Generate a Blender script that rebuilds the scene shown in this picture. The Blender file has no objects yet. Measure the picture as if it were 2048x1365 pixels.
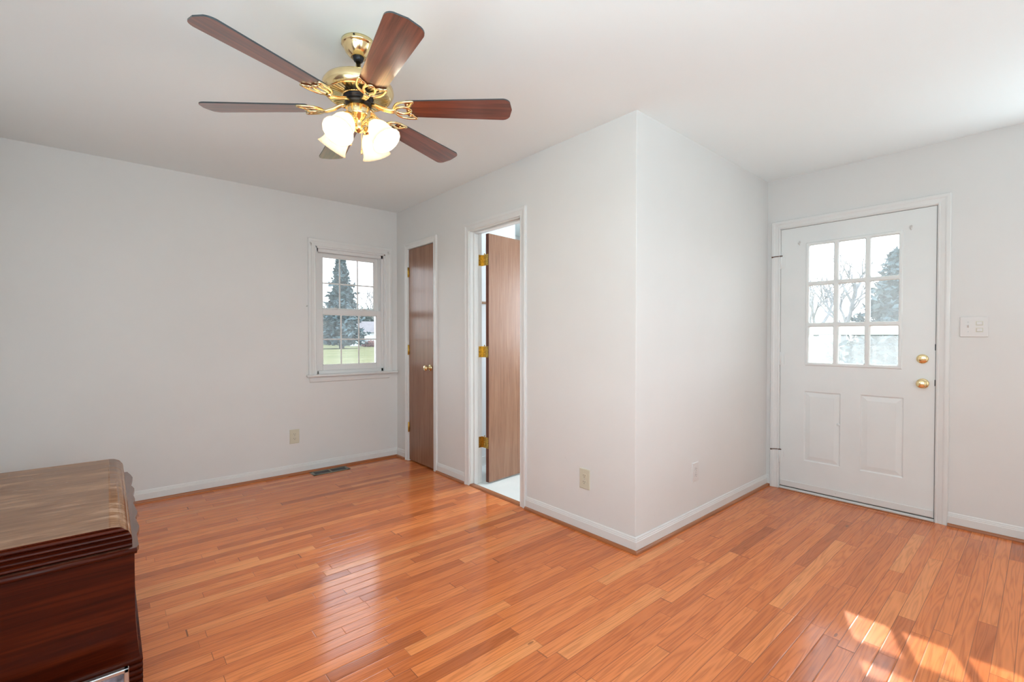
import bpy, math, random
from mathutils import Vector, Matrix

random.seed(7)
C = bpy.context.scene.collection
PI = math.pi

# ------------------------------------------------------------------ camera
cam_data = bpy.data.cameras.new('camera')
cam_data.sensor_width = 36.0
cam_data.lens = 930.85 / 2048 * 36.0
cam_data.shift_y = 0.00226
cam_data.clip_start = 0.02
cam_data.clip_end = 600
cam = bpy.data.objects.new('camera', cam_data)
C.objects.link(cam)
cam.location = (-2.1971, -1.4860, 1.1959)
cam.rotation_euler = (PI / 2 - 0.01335, 0.0, 0.8553 - PI / 2)
bpy.context.scene.camera = cam

# ------------------------------------------------------------------ colour management
vs = bpy.context.scene.view_settings
vs.view_transform = 'Standard'
vs.look = 'None'
vs.gamma = 1.0
vs.use_curve_mapping = False
vs.exposure = 0.17

# ------------------------------------------------------------------ sky, sun, daylight at the added, unseen windows
world = bpy.data.worlds.new('sky')
bpy.context.scene.world = world
world.use_nodes = True
wn = world.node_tree
wn.nodes.clear()
w_out = wn.nodes.new('ShaderNodeOutputWorld')
w_bg = wn.nodes.new('ShaderNodeBackground')
w_geo = wn.nodes.new('ShaderNodeTexCoord')
w_sep = wn.nodes.new('ShaderNodeSeparateXYZ')
w_ramp = wn.nodes.new('ShaderNodeValToRGB')
wn.links.new(w_geo.outputs['Generated'], w_sep.inputs[0])
wn.links.new(w_sep.outputs['Z'], w_ramp.inputs[0])
w_ramp.color_ramp.elements[0].position = 0.0
w_ramp.color_ramp.elements[0].color = (1.0, 1.0, 1.0, 1)
w_ramp.color_ramp.elements[1].position = 0.6
w_ramp.color_ramp.elements[1].color = (0.72, 0.86, 1.0, 1)
wn.links.new(w_ramp.outputs[0], w_bg.inputs['Color'])
w_bg.inputs['Strength'].default_value = 4.0
wn.links.new(w_bg.outputs[0], w_out.inputs['Surface'])

sun_data = bpy.data.lights.new('sun', 'SUN')
sun_data.energy = 11.0
sun_data.angle = math.radians(0.55)
sun_data.color = (1.0, 0.93, 0.82)
sun = bpy.data.objects.new('sun', sun_data)
C.objects.link(sun)
to_sun = Vector((1.0, 0.385, 0.625)).normalized()
sun.rotation_euler = to_sun.to_track_quat('Z', 'Y').to_euler()
sun.location = to_sun * 30


def fill_light(name, loc, direction, sx, sy, energy, color):
    d = bpy.data.lights.new(name, 'AREA')
    d.shape = 'RECTANGLE'
    d.size, d.size_y = sx, sy
    d.energy = energy
    d.color = color
    o = bpy.data.objects.new(name, d)
    C.objects.link(o)
    o.location = loc
    o.rotation_euler = (-Vector(direction)).to_track_quat('Z', 'Y').to_euler()
    return o


# daylight areas outside added, unseen windows, to brighten room and bathroom
fill_light('fill_back_window', (-1.85, -2.52, 1.40), (0, 1, 1.9), 1.4, 1.3, 64, (0.70, 0.89, 1.0))
fill_light('fill_side_window', (2.05, -1.87, 1.5), (-1, 0, 1.0), 0.6, 1.0, 16, (0.75, 0.90, 1.0))
fill_light('fill_left_window', (-2.95, -0.80, 1.45), (1, 0, 2.6), 1.1, 1.2, 24, (0.69, 0.885, 1.0))
fill_light('fill_bathroom_window', (2.05, 0.95, 1.5), (-1, 0, 0), 0.7, 0.9, 60, (0.80, 0.92, 1.0))


# ------------------------------------------------------------------ materials
def new_mat(name):
    m = bpy.data.materials.new(name)
    m.use_nodes = True
    nt = m.node_tree
    nt.nodes.clear()
    out = nt.nodes.new('ShaderNodeOutputMaterial')
    b = nt.nodes.new('ShaderNodeBsdfPrincipled')
    nt.links.new(b.outputs[0], out.inputs['Surface'])
    return m, nt, b, out


def N(nt, kind, **kw):
    n = nt.nodes.new(kind)
    for k, v in kw.items():
        setattr(n, k, v)
    return n


def val(sock, x, nt):
    if isinstance(x, (int, float)):
        sock.default_value = x
    else:
        nt.links.new(x, sock)


def M(nt, op, a, b=0.0, c=0.0):
    n = nt.nodes.new('ShaderNodeMath')
    n.operation = op
    val(n.inputs[0], a, nt)
    val(n.inputs[1], b, nt)
    val(n.inputs[2], c, nt)
    return n.outputs[0]


def ramp(nt, fac, stops):
    r = nt.nodes.new('ShaderNodeValToRGB')
    el = r.color_ramp.elements
    while len(el) < len(stops):
        el.new(0.5)
    for e, (p, c) in zip(el, stops):
        e.position = p
        e.color = (*c, 1)
    nt.links.new(fac, r.inputs[0])
    return r.outputs[0]


def mixc(nt, fac, a, b, blend='MIX'):
    n = nt.nodes.new('ShaderNodeMix')
    n.data_type = 'RGBA'
    n.blend_type = blend
    val(n.inputs[0], fac, nt)
    for i, x in ((6, a), (7, b)):
        if isinstance(x, tuple):
            n.inputs[i].default_value = (*x, 1)
        else:
            nt.links.new(x, n.inputs[i])
    return n.outputs[2]


def noise(nt, vec, scale, detail=2.0, rough=0.5, dist=0.0):
    n = nt.nodes.new('ShaderNodeTexNoise')
    n.inputs['Scale'].default_value = scale
    n.inputs['Detail'].default_value = detail
    n.inputs['Roughness'].default_value = rough
    n.inputs['Distortion'].default_value = dist
    if vec is not None:
        nt.links.new(vec, n.inputs['Vector'])
    return n.outputs['Fac']


def objvec(nt, scale=(1, 1, 1), rot=(0, 0, 0)):
    t = nt.nodes.new('ShaderNodeTexCoord')
    mp = nt.nodes.new('ShaderNodeMapping')
    mp.inputs['Scale'].default_value = scale
    mp.inputs['Rotation'].default_value = rot
    nt.links.new(t.outputs['Object'], mp.inputs['Vector'])
    return mp.outputs[0]


def bump(nt, b, height, strength=0.1, dist=0.01):
    n = nt.nodes.new('ShaderNodeBump')
    n.inputs['Strength'].default_value = strength
    n.inputs['Distance'].default_value = dist
    nt.links.new(height, n.inputs['Height'])
    nt.links.new(n.outputs[0], b.inputs['Normal'])


def plain(name, col, rough=0.5, metal=0.0, spec=0.5, coat=0.0, var=0.0, vscale=8.0, bmp=0.0, bscale=120.0):
    m, nt, b, out = new_mat(name)
    v = objvec(nt)
    if var > 0:
        f = noise(nt, v, vscale, 4)
        lo = tuple(max(0, c * (1 - var)) for c in col)
        hi = tuple(min(1, c * (1 + var)) for c in col)
        nt.links.new(ramp(nt, f, [(0.3, lo), (0.7, hi)]), b.inputs['Base Color'])
    else:
        b.inputs['Base Color'].default_value = (*col, 1)
    b.inputs['Roughness'].default_value = rough
    b.inputs['Metallic'].default_value = metal
    b.inputs['Specular IOR Level'].default_value = spec
    b.inputs['Coat Weight'].default_value = coat
    if bmp > 0:
        bump(nt, b, noise(nt, v, bscale, 3), bmp, 0.004)
    return m


def wood(name, dark, mid, light, along, rough=0.35, coat=0.0, fine=1.0, flame=0.0, coat_rough=0.1, bmp=0.03, spec=0.5):
    """grain runs along the given axis (0, 1, 2) of the object"""
    m, nt, b, out = new_mat(name)
    s = [26.0 * fine] * 3
    s[along] = 1.3 * fine
    s2 = [150.0 * fine] * 3
    s2[along] = 5.0 * fine
    v = objvec(nt, tuple(s))
    v2 = objvec(nt, tuple(s2))
    a = noise(nt, v, 1.0, 5, 0.62, 1.2 + flame)
    f = noise(nt, v2, 1.0, 3, 0.6)
    g = M(nt, 'ADD', M(nt, 'MULTIPLY', a, 0.72), M(nt, 'MULTIPLY', f, 0.28))
    nt.links.new(ramp(nt, g, [(0.30, dark), (0.5, mid), (0.70, light)]), b.inputs['Base Color'])
    b.inputs['Roughness'].default_value = rough
    b.inputs['Coat Weight'].default_value = coat
    b.inputs['Coat Roughness'].default_value = coat_rough
    b.inputs['Specular IOR Level'].default_value = spec
    bump(nt, b, f, bmp, 0.002)
    return m


def make_floor():
    m, nt, b, out = new_mat('oak_strip_floor')
    t = nt.nodes.new('ShaderNodeTexCoord')
    sep = nt.nodes.new('ShaderNodeSeparateXYZ')
    nt.links.new(t.outputs['Object'], sep.inputs[0])
    X, Y = sep.outputs['X'], sep.outputs['Y']
    W = 0.0572
    yr = M(nt, 'DIVIDE', M(nt, 'ADD', Y, 10.0), W)
    row = M(nt, 'FLOOR', yr)
    fy = M(nt, 'FRACT', yr)
    wn1 = N(nt, 'ShaderNodeTexWhiteNoise', noise_dimensions='1D')
    nt.links.new(row, wn1.inputs['W'])
    off = wn1.outputs['Value']
    L = M(nt, 'ADD', M(nt, 'MULTIPLY', off, 0.45), 0.55)
    # warp the joint positions so that board lengths differ along a row
    xs = M(nt, 'DIVIDE', M(nt, 'ADD', M(nt, 'ADD', X, 20.0), M(nt, 'MULTIPLY', off, 7.13)), L)
    xw = M(nt, 'ADD', xs, M(nt, 'MULTIPLY', M(nt, 'SINE', M(nt, 'ADD', M(nt, 'MULTIPLY', xs, 2.4), M(nt, 'MULTIPLY', off, 40.0))), 0.26))
    col_i = M(nt, 'FLOOR', xw)
    fx = M(nt, 'FRACT', xw)
    cmb = nt.nodes.new('ShaderNodeCombineXYZ')
    nt.links.new(row, cmb.inputs[0])
    nt.links.new(col_i, cmb.inputs[1])
    wn2 = N(nt, 'ShaderNodeTexWhiteNoise', noise_dimensions='3D')
    nt.links.new(cmb.outputs[0], wn2.inputs['Vector'])
    board = wn2.outputs['Value']
    bcol = nt.nodes.new('ShaderNodeSeparateColor')
    nt.links.new(wn2.outputs['Color'], bcol.inputs[0])
    base = ramp(nt, board, [(0.0, (0.48, 0.125, 0.034)), (0.12, (0.61, 0.163, 0.044)), (0.5, (0.71, 0.200, 0.056)),
                            (0.88, (0.77, 0.236, 0.070)), (1.0, (0.82, 0.300, 0.100))])
    # grain: stretched noise with a per-board shift, plus wide cathedral figure
    gv = nt.nodes.new('ShaderNodeCombineXYZ')
    nt.links.new(M(nt, 'ADD', M(nt, 'MULTIPLY', X, 1.8), M(nt, 'MULTIPLY', board, 63.0)), gv.inputs[0])
    nt.links.new(M(nt, 'ADD', M(nt, 'MULTIPLY', Y, 30.0), M(nt, 'MULTIPLY', bcol.outputs[1], 31.0)), gv.inputs[1])
    gv.inputs[2].default_value = 0.0
    n1 = noise(nt, gv.outputs[0], 1.0, 1.2, 0.5, 0.25)
    rings = M(nt, 'ABSOLUTE', M(nt, 'SUBTRACT', M(nt, 'FRACT', M(nt, 'MULTIPLY', n1, 7.0)), 0.5))
    rings = M(nt, 'MULTIPLY', rings, 2.0)
    gv2 = nt.nodes.new('ShaderNodeCombineXYZ')
    nt.links.new(M(nt, 'ADD', M(nt, 'MULTIPLY', X, 2.5), M(nt, 'MULTIPLY', board, 17.0)), gv2.inputs[0])
    nt.links.new(M(nt, 'MULTIPLY', Y, 420.0), gv2.inputs[1])
    n2 = noise(nt, gv2.outputs[0], 1.0, 3, 0.6)
    g = M(nt, 'ADD', M(nt, 'MULTIPLY', rings, 0.50), M(nt, 'MULTIPLY', n2, 0.62))
    shade = ramp(nt, g, [(0.2, (0.60, 0.52, 0.46)), (0.55, (0.96, 0.95, 0.94)), (0.95, (1.12, 1.14, 1.16))])
    c = mixc(nt, 0.72, base, shade, 'MULTIPLY')
    # a few knots
    kv = objvec(nt, (2.2, 7.0, 1))
    vor = nt.nodes.new('ShaderNodeTexVoronoi')
    vor.inputs['Scale'].default_value = 1.0
    nt.links.new(kv, vor.inputs['Vector'])
    vsel = nt.nodes.new('ShaderNodeSeparateColor')
    nt.links.new(vor.outputs['Color'], vsel.inputs[0])
    kfac = M(nt, 'MULTIPLY', M(nt, 'LESS_THAN', vor.outputs['Distance'], 0.055), M(nt, 'GREATER_THAN', vsel.outputs[0], 0.80))
    c = mixc(nt, M(nt, 'MULTIPLY', kfac, 0.7), c, (0.16, 0.055, 0.02))
    # seams
    ey = M(nt, 'MINIMUM', fy, M(nt, 'SUBTRACT', 1.0, fy))
    ex = M(nt, 'MULTIPLY', M(nt, 'MINIMUM', fx, M(nt, 'SUBTRACT', 1.0, fx)), M(nt, 'DIVIDE', L, W))
    e = M(nt, 'MINIMUM', ey, ex)
    seam = M(nt, 'LESS_THAN', e, 0.022)
    gap_str = M(nt, 'MULTIPLY', seam, M(nt, 'ADD', M(nt, 'MULTIPLY', bcol.outputs[2], 0.45), 0.40))
    c = mixc(nt, gap_str, c, (0.15, 0.050, 0.02))
    nt.links.new(c, b.inputs['Base Color'])
    b.inputs['Roughness'].default_value = 0.36
    b.inputs['Specular IOR Level'].default_value = 0.46
    rv = noise(nt, objvec(nt, (1.5, 9, 1)), 1.0, 3)
    nt.links.new(M(nt, 'ADD', M(nt, 'MULTIPLY', rv, 0.14), 0.09), b.inputs['Roughness'])
    # board cupping, seams and worn waves in the finish
    mr = nt.nodes.new('ShaderNodeMapRange')
    nt.links.new(e, mr.inputs[0])
    mr.inputs[1].default_value = 0.0
    mr.inputs[2].default_value = 0.07
    cup = M(nt, 'MULTIPLY', M(nt, 'POWER', M(nt, 'MULTIPLY', M(nt, 'SUBTRACT', fy, 0.5), 2.0), 2.0), -0.25)
    tilt = M(nt, 'MULTIPLY', M(nt, 'SUBTRACT', bcol.outputs[0], 0.5), M(nt, 'MULTIPLY', fy, 0.5))
    h = M(nt, 'ADD', M(nt, 'ADD', mr.outputs[0], cup), M(nt, 'ADD', tilt, M(nt, 'MULTIPLY', n2, 0.12)))
    bump(nt, b, h, 0.22, 0.0014)
    return m


def make_glass(name, haze=0.06, haze_col=(0.9, 0.95, 1.0), tint=(0.97, 0.99, 1.0)):
    m = bpy.data.materials.new(name)
    m.use_nodes = True
    nt = m.node_tree
    nt.nodes.clear()
    out = nt.nodes.new('ShaderNodeOutputMaterial')
    tr = nt.nodes.new('ShaderNodeBsdfTransparent')
    tr.inputs[0].default_value = (*tint, 1)
    gl = nt.nodes.new('ShaderNodeBsdfGlossy')
    gl.inputs['Roughness'].default_value = 0.02
    hz = nt.nodes.new('ShaderNodeBsdfTranslucent')
    hz.inputs[0].default_value = (*haze_col, 1)
    m1 = nt.nodes.new('ShaderNodeMixShader')
    # streaky haze painted in for window glare; dust on storm door's lower pane
    f = noise(nt, objvec(nt, (5, 5, 1.2)), 1.0, 4, 0.6)
    nt.links.new(M(nt, 'MULTIPLY', f, haze * 2), m1.inputs[0])
    nt.links.new(tr.outputs[0], m1.inputs[1])
    nt.links.new(hz.outputs[0], m1.inputs[2])
    lw = nt.nodes.new('ShaderNodeFresnel')
    lw.inputs['IOR'].default_value = 1.35
    m2 = nt.nodes.new('ShaderNodeMixShader')
    nt.links.new(lw.outputs[0], m2.inputs[0])
    nt.links.new(m1.outputs[0], m2.inputs[1])
    nt.links.new(gl.outputs[0], m2.inputs[2])
    nt.links.new(m2.outputs[0], out.inputs['Surface'])
    return m


def make_shade():
    m = bpy.data.materials.new('frosted_shade_glass')
    m.use_nodes = True
    nt = m.node_tree
    nt.nodes.clear()
    out = nt.nodes.new('ShaderNodeOutputMaterial')
    tl = nt.nodes.new('ShaderNodeBsdfTranslucent')
    tl.inputs[0].default_value = (0.74, 0.66, 0.53, 1)
    df = nt.nodes.new('ShaderNodeBsdfPrincipled')
    df.inputs['Base Color'].default_value = (0.95, 0.92, 0.86, 1)
    df.inputs['Roughness'].default_value = 0.25
    mx = nt.nodes.new('ShaderNodeMixShader')
    f = noise(nt, objvec(nt), 40, 2)
    nt.links.new(M(nt, 'ADD', M(nt, 'MULTIPLY', f, 0.1), 0.35), mx.inputs[0])
    nt.links.new(tl.outputs[0], mx.inputs[1])
    nt.links.new(df.outputs[0], mx.inputs[2])
    nt.links.new(mx.outputs[0], out.inputs['Surface'])
    return m


def make_emit(name, col, strength):
    m = bpy.data.materials.new(name)
    m.use_nodes = True
    nt = m.node_tree
    nt.nodes.clear()
    out = nt.nodes.new('ShaderNodeOutputMaterial')
    e = nt.nodes.new('ShaderNodeEmission')
    e.inputs[0].default_value = (*col, 1)
    e.inputs[1].default_value = strength
    nt.links.new(e.outputs[0], out.inputs['Surface'])
    return m


def make_wall():
    m, nt, b, out = new_mat('wall_paint')
    v = objvec(nt)
    f = noise(nt, v, 1.3, 4, 0.6)
    c = ramp(nt, f, [(0.3, (0.750, 0.742, 0.724)), (0.7, (0.780, 0.774, 0.758))])
    # scuffs near the floor
    t = nt.nodes.new('ShaderNodeTexCoord')
    sp = nt.nodes.new('ShaderNodeSeparateXYZ')
    nt.links.new(t.outputs['Object'], sp.inputs[0])
    low = M(nt, 'LESS_THAN', sp.outputs['Z'], 0.5)
    sv = objvec(nt, (5, 5, 3.5))
    s = M(nt, 'GREATER_THAN', noise(nt, sv, 1.6, 5, 0.7, 1.5), 0.71)
    c = mixc(nt, M(nt, 'MULTIPLY', M(nt, 'MULTIPLY', low, s), 0.25), c, (0.5, 0.47, 0.44))
    nt.links.new(c, b.inputs['Base Color'])
    b.inputs['Roughness'].default_value = 0.55
    b.inputs['Specular IOR Level'].default_value = 0.25
    bump(nt, b, noise(nt, v, 260, 2), 0.05, 0.001)
    return m


MAT = {}
MAT['floor'] = make_floor()
MAT['wall'] = make_wall()
MAT['ceiling'] = plain('ceiling_paint', (0.885, 0.945, 0.95), 0.8, spec=0.2, bmp=0.05, bscale=200)
MAT['trim'] = plain('trim_paint', (0.775, 0.775, 0.76), 0.32, spec=0.45, var=0.02, vscale=5)
MAT['door_white'] = plain('door_paint', (0.80, 0.82, 0.81), 0.36, spec=0.45, var=0.025, vscale=3)
MAT['vinyl'] = plain('window_vinyl', (0.80, 0.795, 0.785), 0.35, spec=0.4)
MAT['ivory'] = plain('ivory_plastic', (0.66, 0.63, 0.50), 0.35)
MAT['white_plastic'] = plain('white_plastic', (0.74, 0.72, 0.70), 0.35)
MAT['slot'] = plain('slot_black', (0.03, 0.03, 0.03), 0.6)
MAT['gap'] = plain('weatherstrip', (0.16, 0.15, 0.14), 0.7)
MAT['brass'] = plain('polished_brass', (0.88, 0.71, 0.40), 0.17, metal=1.0, var=0.06, vscale=30)
MAT['old_brass'] = plain('aged_brass', (0.55, 0.37, 0.10), 0.30, metal=1.0, var=0.25, vscale=60)
MAT['dark_metal'] = plain('dark_metal', (0.025, 0.025, 0.03), 0.35, metal=0.6)
MAT['steel'] = plain('steel', (0.55, 0.55, 0.54), 0.35, metal=1.0)
MAT['rust'] = plain('rusty_pin', (0.16, 0.09, 0.06), 0.6, metal=0.5, var=0.4, vscale=200)
MAT['door_wood'] = wood('luan_door_veneer', (0.190, 0.083, 0.043), (0.270, 0.128, 0.072), (0.355, 0.180, 0.105), 2, 0.48, 0.75, 1.0, 0.3, 0.22, 0.03, 0.2)
MAT['door_edge'] = wood('door_edge_wood', (0.09, 0.028, 0.016), (0.13, 0.042, 0.024), (0.17, 0.058, 0.033), 2, 0.5, 0.0)
MAT['shoe'] = wood('shoe_moulding_x', (0.27, 0.085, 0.026), (0.36, 0.12, 0.04), (0.44, 0.155, 0.055), 0, 0.35, 0.2)
MAT['shoe_y'] = wood('shoe_moulding_y', (0.27, 0.085, 0.026), (0.36, 0.12, 0.04), (0.44, 0.155, 0.055), 1, 0.35, 0.2)
MAT['blade'] = wood('rosewood_blade', (0.035, 0.008, 0.006), (0.150, 0.036, 0.020), (0.260, 0.070, 0.036), 0, 0.30, 1.0, 1.0, 0.6, 0.16)
MAT['blade_edge'] = plain('blade_edge', (0.035, 0.045, 0.05), 0.35)
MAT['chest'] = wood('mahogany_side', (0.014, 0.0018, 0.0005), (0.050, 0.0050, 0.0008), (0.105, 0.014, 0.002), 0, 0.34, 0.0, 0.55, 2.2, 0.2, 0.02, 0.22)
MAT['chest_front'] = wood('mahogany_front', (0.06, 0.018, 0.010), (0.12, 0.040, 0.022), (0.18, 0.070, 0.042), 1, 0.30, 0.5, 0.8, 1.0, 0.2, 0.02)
MAT['shade'] = make_shade()
MAT['bulb'] = make_emit('bulb_glow', (1.0, 0.82, 0.55), 45.0)
MAT['glass'] = make_glass('window_glass', 0.04)
MAT['door_glass'] = make_glass('door_glass', 0.022)
MAT['screen_glass'] = make_glass('storm_lower_glass', 0.10)
MAT['tile'] = plain('bath_floor_vinyl', (0.80, 0.82, 0.80), 0.35, var=0.04, vscale=4)
MAT['bath_wall'] = plain('bath_paint', (0.80, 0.82, 0.83), 0.55)
MAT['register'] = plain('register_paint', (0.22, 0.20, 0.15), 0.4, metal=0.4, var=0.15, vscale=40)
MAT['bar_wood'] = wood('oak_bar', (0.25, 0.12, 0.05), (0.33, 0.17, 0.08), (0.42, 0.23, 0.12), 0, 0.4)


def make_chest_top():
    m, nt, b, out = new_mat('worn_dusty_lid')
    s = objvec(nt, (3.0, 60.0, 60.0))
    a = noise(nt, s, 1.0, 5, 0.62, 1.6)
    c = ramp(nt, a, [(0.28, (0.135, 0.055, 0.024)), (0.5, (0.225, 0.105, 0.050)), (0.72, (0.325, 0.172, 0.090))])
    d = noise(nt, objvec(nt, (3.2, 16, 10), (0, 0, 0.25)), 1.0, 6, 0.68, 1.2)
    dm = nt.nodes.new('ShaderNodeMapRange')
    nt.links.new(d, dm.inputs[0])
    dm.inputs[1].default_value = 0.50
    dm.inputs[2].default_value = 0.60
    c = mixc(nt, M(nt, 'MULTIPLY', dm.outputs[0], 0.55), c, (0.50, 0.33, 0.23))
    sc = noise(nt, objvec(nt, (40, 170, 100), (0, 0, 0.3)), 1.0, 2)
    sm = M(nt, 'GREATER_THAN', sc, 0.735)
    c = mixc(nt, M(nt, 'MULTIPLY', sm, 0.6), c, (0.72, 0.60, 0.52))
    nt.links.new(c, b.inputs['Base Color'])
    nt.links.new(M(nt, 'ADD', M(nt, 'MULTIPLY', dm.outputs[0], 0.2), 0.34), b.inputs['Roughness'])
    b.inputs['Coat Weight'].default_value = 0.12
    b.inputs['Coat Roughness'].default_value = 0.3
    b.inputs['Specular IOR Level'].default_value = 0.38
    return m


MAT['chest_top'] = make_chest_top()


def make_lawn():
    m, nt, b, out = new_mat('lawn_grass')
    v = objvec(nt)
    a = noise(nt, v, 0.22, 5, 0.65)
    f = noise(nt, v, 9.0, 3, 0.7)
    g = M(nt, 'ADD', M(nt, 'MULTIPLY', a, 0.7), M(nt, 'MULTIPLY', f, 0.3))
    nt.links.new(ramp(nt, g, [(0.35, (0.055, 0.066, 0.022)), (0.5, (0.088, 0.092, 0.038)), (0.66, (0.16, 0.143, 0.08))]), b.inputs['Base Color'])
    b.inputs['Roughness'].default_value = 0.9
    b.inputs['Specular IOR Level'].default_value = 0.1
    bump(nt, b, f, 0.6, 0.05)
    return m


MAT['lawn'] = make_lawn()
MAT['needles'] = plain('spruce_needles', (0.055, 0.090, 0.100), 0.8, var=0.35, vscale=1.5)
MAT['dark_needles'] = plain('cedar_needles', (0.032, 0.055, 0.045), 0.8, var=0.35, vscale=2)
MAT['bark'] = plain('bark', (0.075, 0.060, 0.052), 0.85, var=0.3, vscale=6)
MAT['twigs'] = plain('twigs', (0.21, 0.20, 0.20), 0.85, var=0.3, vscale=3)
MAT['house_white'] = plain('house_siding', (0.60, 0.61, 0.64), 0.6)
MAT['roof'] = plain('roof_shingle', (0.16, 0.14, 0.145), 0.8, var=0.2, vscale=3)
MAT['hedge'] = plain('hedge_leaves', (0.20, 0.21, 0.16), 0.8, var=0.4, vscale=2.5)
MAT['brick'] = plain('shrub_red', (0.13, 0.05, 0.045), 0.8, var=0.3, vscale=4)
MAT['rail_white'] = plain('storm_door_white', (0.80, 0.80, 0.79), 0.35)


# ------------------------------------------------------------------ mesh builder
class MB:
    def __init__(self):
        self.v, self.f, self.m, self.s = [], [], [], []

    def add(self, verts, faces, mi=0, smooth=False):
        o = len(self.v)
        self.v += [tuple(p) for p in verts]
        for f in faces:
            self.f.append(tuple(i + o for i in f))
            self.m.append(mi)
            self.s.append(smooth)

    def box(self, x0, x1, y0, y1, z0, z1, mi=0, bev=0.0, skip=''):
        x0, x1 = min(x0, x1), max(x0, x1)
        y0, y1 = min(y0, y1), max(y0, y1)
        z0, z1 = min(z0, z1), max(z0, z1)
        if bev <= 0:
            v = [(x0, y0, z0), (x1, y0, z0), (x1, y1, z0), (x0, y1, z0), (x0, y0, z1), (x1, y0, z1), (x1, y1, z1), (x0, y1, z1)]
            self.add(v, [(0, 3, 2, 1), (4, 5, 6, 7), (0, 1, 5, 4), (1, 2, 6, 5), (2, 3, 7, 6), (3, 0, 4, 7)], mi)
            return
        b = min(bev, (x1 - x0) * .45, (y1 - y0) * .45, (z1 - z0) * .45)
        # chamfered box: 24 vertices
        vs_, idx = [], {}
        for ix, (xa, xb) in enumerate(((x0, x0 + b), (x1, x1 - b))):
            for iy, (ya, yb) in enumerate(((y0, y0 + b), (y1, y1 - b))):
                for iz, (za, zb) in enumerate(((z0, z0 + b), (z1, z1 - b))):
                    idx[(ix, iy, iz, 0)] = len(vs_); vs_.append((xa, yb, zb))
                    idx[(ix, iy, iz, 1)] = len(vs_); vs_.append((xb, ya, zb))
                    idx[(ix, iy, iz, 2)] = len(vs_); vs_.append((xb, yb, za))
        fs = []
        cyc = [(0, 0), (1, 0), (1, 1), (0, 1)]
        for s_ in (0, 1):
            fs.append([idx[(s_, a, c, 0)] for a, c in (cyc if s_ else cyc[::-1])])
            fs.append([idx[(a, s_, c, 1)] for a, c in (cyc[::-1] if s_ else cyc)])
            fs.append([idx[(a, c, s_, 2)] for a, c in (cyc if s_ else cyc[::-1])])
        for a in (0, 1):
            for c in (0, 1):
                fs.append([idx[(a, c, 0, 0)], idx[(a, c, 1, 0)], idx[(a, c, 1, 1)], idx[(a, c, 0, 1)]])
                fs.append([idx[(a, 0, c, 0)], idx[(a, 1, c, 0)], idx[(a, 1, c, 2)], idx[(a, 0, c, 2)]])
                fs.append([idx[(0, a, c, 1)], idx[(1, a, c, 1)], idx[(1, a, c, 2)], idx[(0, a, c, 2)]])
        for a in (0, 1):
            for c in (0, 1):
                for d in (0, 1):
                    fs.append([idx[(a, c, d, 0)], idx[(a, c, d, 1)], idx[(a, c, d, 2)]])
        self.add(vs_, fs, mi)

    def tube(self, pts, r, seg=10, closed=False, mi=0, caps=True):
        pts = [Vector(p) for p in pts]
        n = len(pts)
        rr = r if isinstance(r, (list, tuple)) else [r] * n
        rings = []
        t_prev = None
        nrm = None
        for i in range(n):
            if closed:
                t = (pts[(i + 1) % n] - pts[i - 1]).normalized()
            else:
                t = (pts[min(i + 1, n - 1)] - pts[max(i - 1, 0)]).normalized()
            if nrm is None:
                a = Vector((0, 0, 1)) if abs(t.z) < .9 else Vector((1, 0, 0))
                nrm = t.cross(a).normalized()
            else:
                nrm = (nrm - t * nrm.dot(t))
                if nrm.length < 1e-6:
                    nrm = t.orthogonal()
                nrm.normalize()
            bi = t.cross(nrm)
            rings.append([pts[i] + (nrm * math.cos(2 * PI * k / seg) + bi * math.sin(2 * PI * k / seg)) * rr[i] for k in range(seg)])
        v = [p for ring in rings for p in ring]
        f = []
        for i in range(n if closed else n - 1):
            j = (i + 1) % n
            for k in range(seg):
                f.append((i * seg + k, i * seg + (k + 1) % seg, j * seg + (k + 1) % seg, j * seg + k))
        self.add(v, f, mi, True)
        if not closed and caps:
            self.add(rings[0], [tuple(range(seg))[::-1]], mi)
            self.add(rings[-1], [tuple(range(seg))], mi)

    def lathe(self, prof, origin=(0, 0, 0), axis=(0, 0, 1), seg=40, mi=0, smooth=True, caps=True):
        """prof: list of (r, h) along the axis"""
        ax = Vector(axis).normalized()
        u = ax.orthogonal().normalized()
        w = ax.cross(u)
        o = Vector(origin)
        v = []
        for r, h in prof:
            for k in range(seg):
                a = 2 * PI * k / seg
                v.append(o + ax * h + (u * math.cos(a) + w * math.sin(a)) * r)
        f = []
        for i in range(len(prof) - 1):
            for k in range(seg):
                f.append((i * seg + k, i * seg + (k + 1) % seg, (i + 1) * seg + (k + 1) % seg, (i + 1) * seg + k))
        self.add(v, f, mi, smooth)
        if caps:
            for i in (0, len(prof) - 1):
                if prof[i][0] > 1e-5:
                    self.add(v[i * seg:(i + 1) * seg], [tuple(range(seg))], mi)

    def prism(self, poly, h0, h1, fn=lambda a, b, h: (a, b, h), mi=0, smooth=False):
        n = len(poly)
        v = [fn(a, b, h0) for a, b in poly] + [fn(a, b, h1) for a, b in poly]
        self.add(v, [tuple(range(n))[::-1], tuple(range(n, 2 * n))], mi)
        self.add(v, [(i, (i + 1) % n, n + (i + 1) % n, n + i) for i in range(n)], mi, smooth)

    def sweep(self, path, prof, fn, mi=0):
        """path: list of rings, each ring given by prof points -> 3D through fn(path item, prof point)"""
        n = len(prof)
        v = [fn(p, q) for p in path for q in prof]
        f = []
        for i in range(len(path) - 1):
            for k in range(n - 1):
                f.append((i * n + k, i * n + k + 1, (i + 1) * n + k + 1, (i + 1) * n + k))
        self.add(v, f, mi)
        self.add([fn(path[0], q) for q in prof], [tuple(range(n))], mi)
        self.add([fn(path[-1], q) for q in prof], [tuple(range(n))[::-1]], mi)

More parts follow.
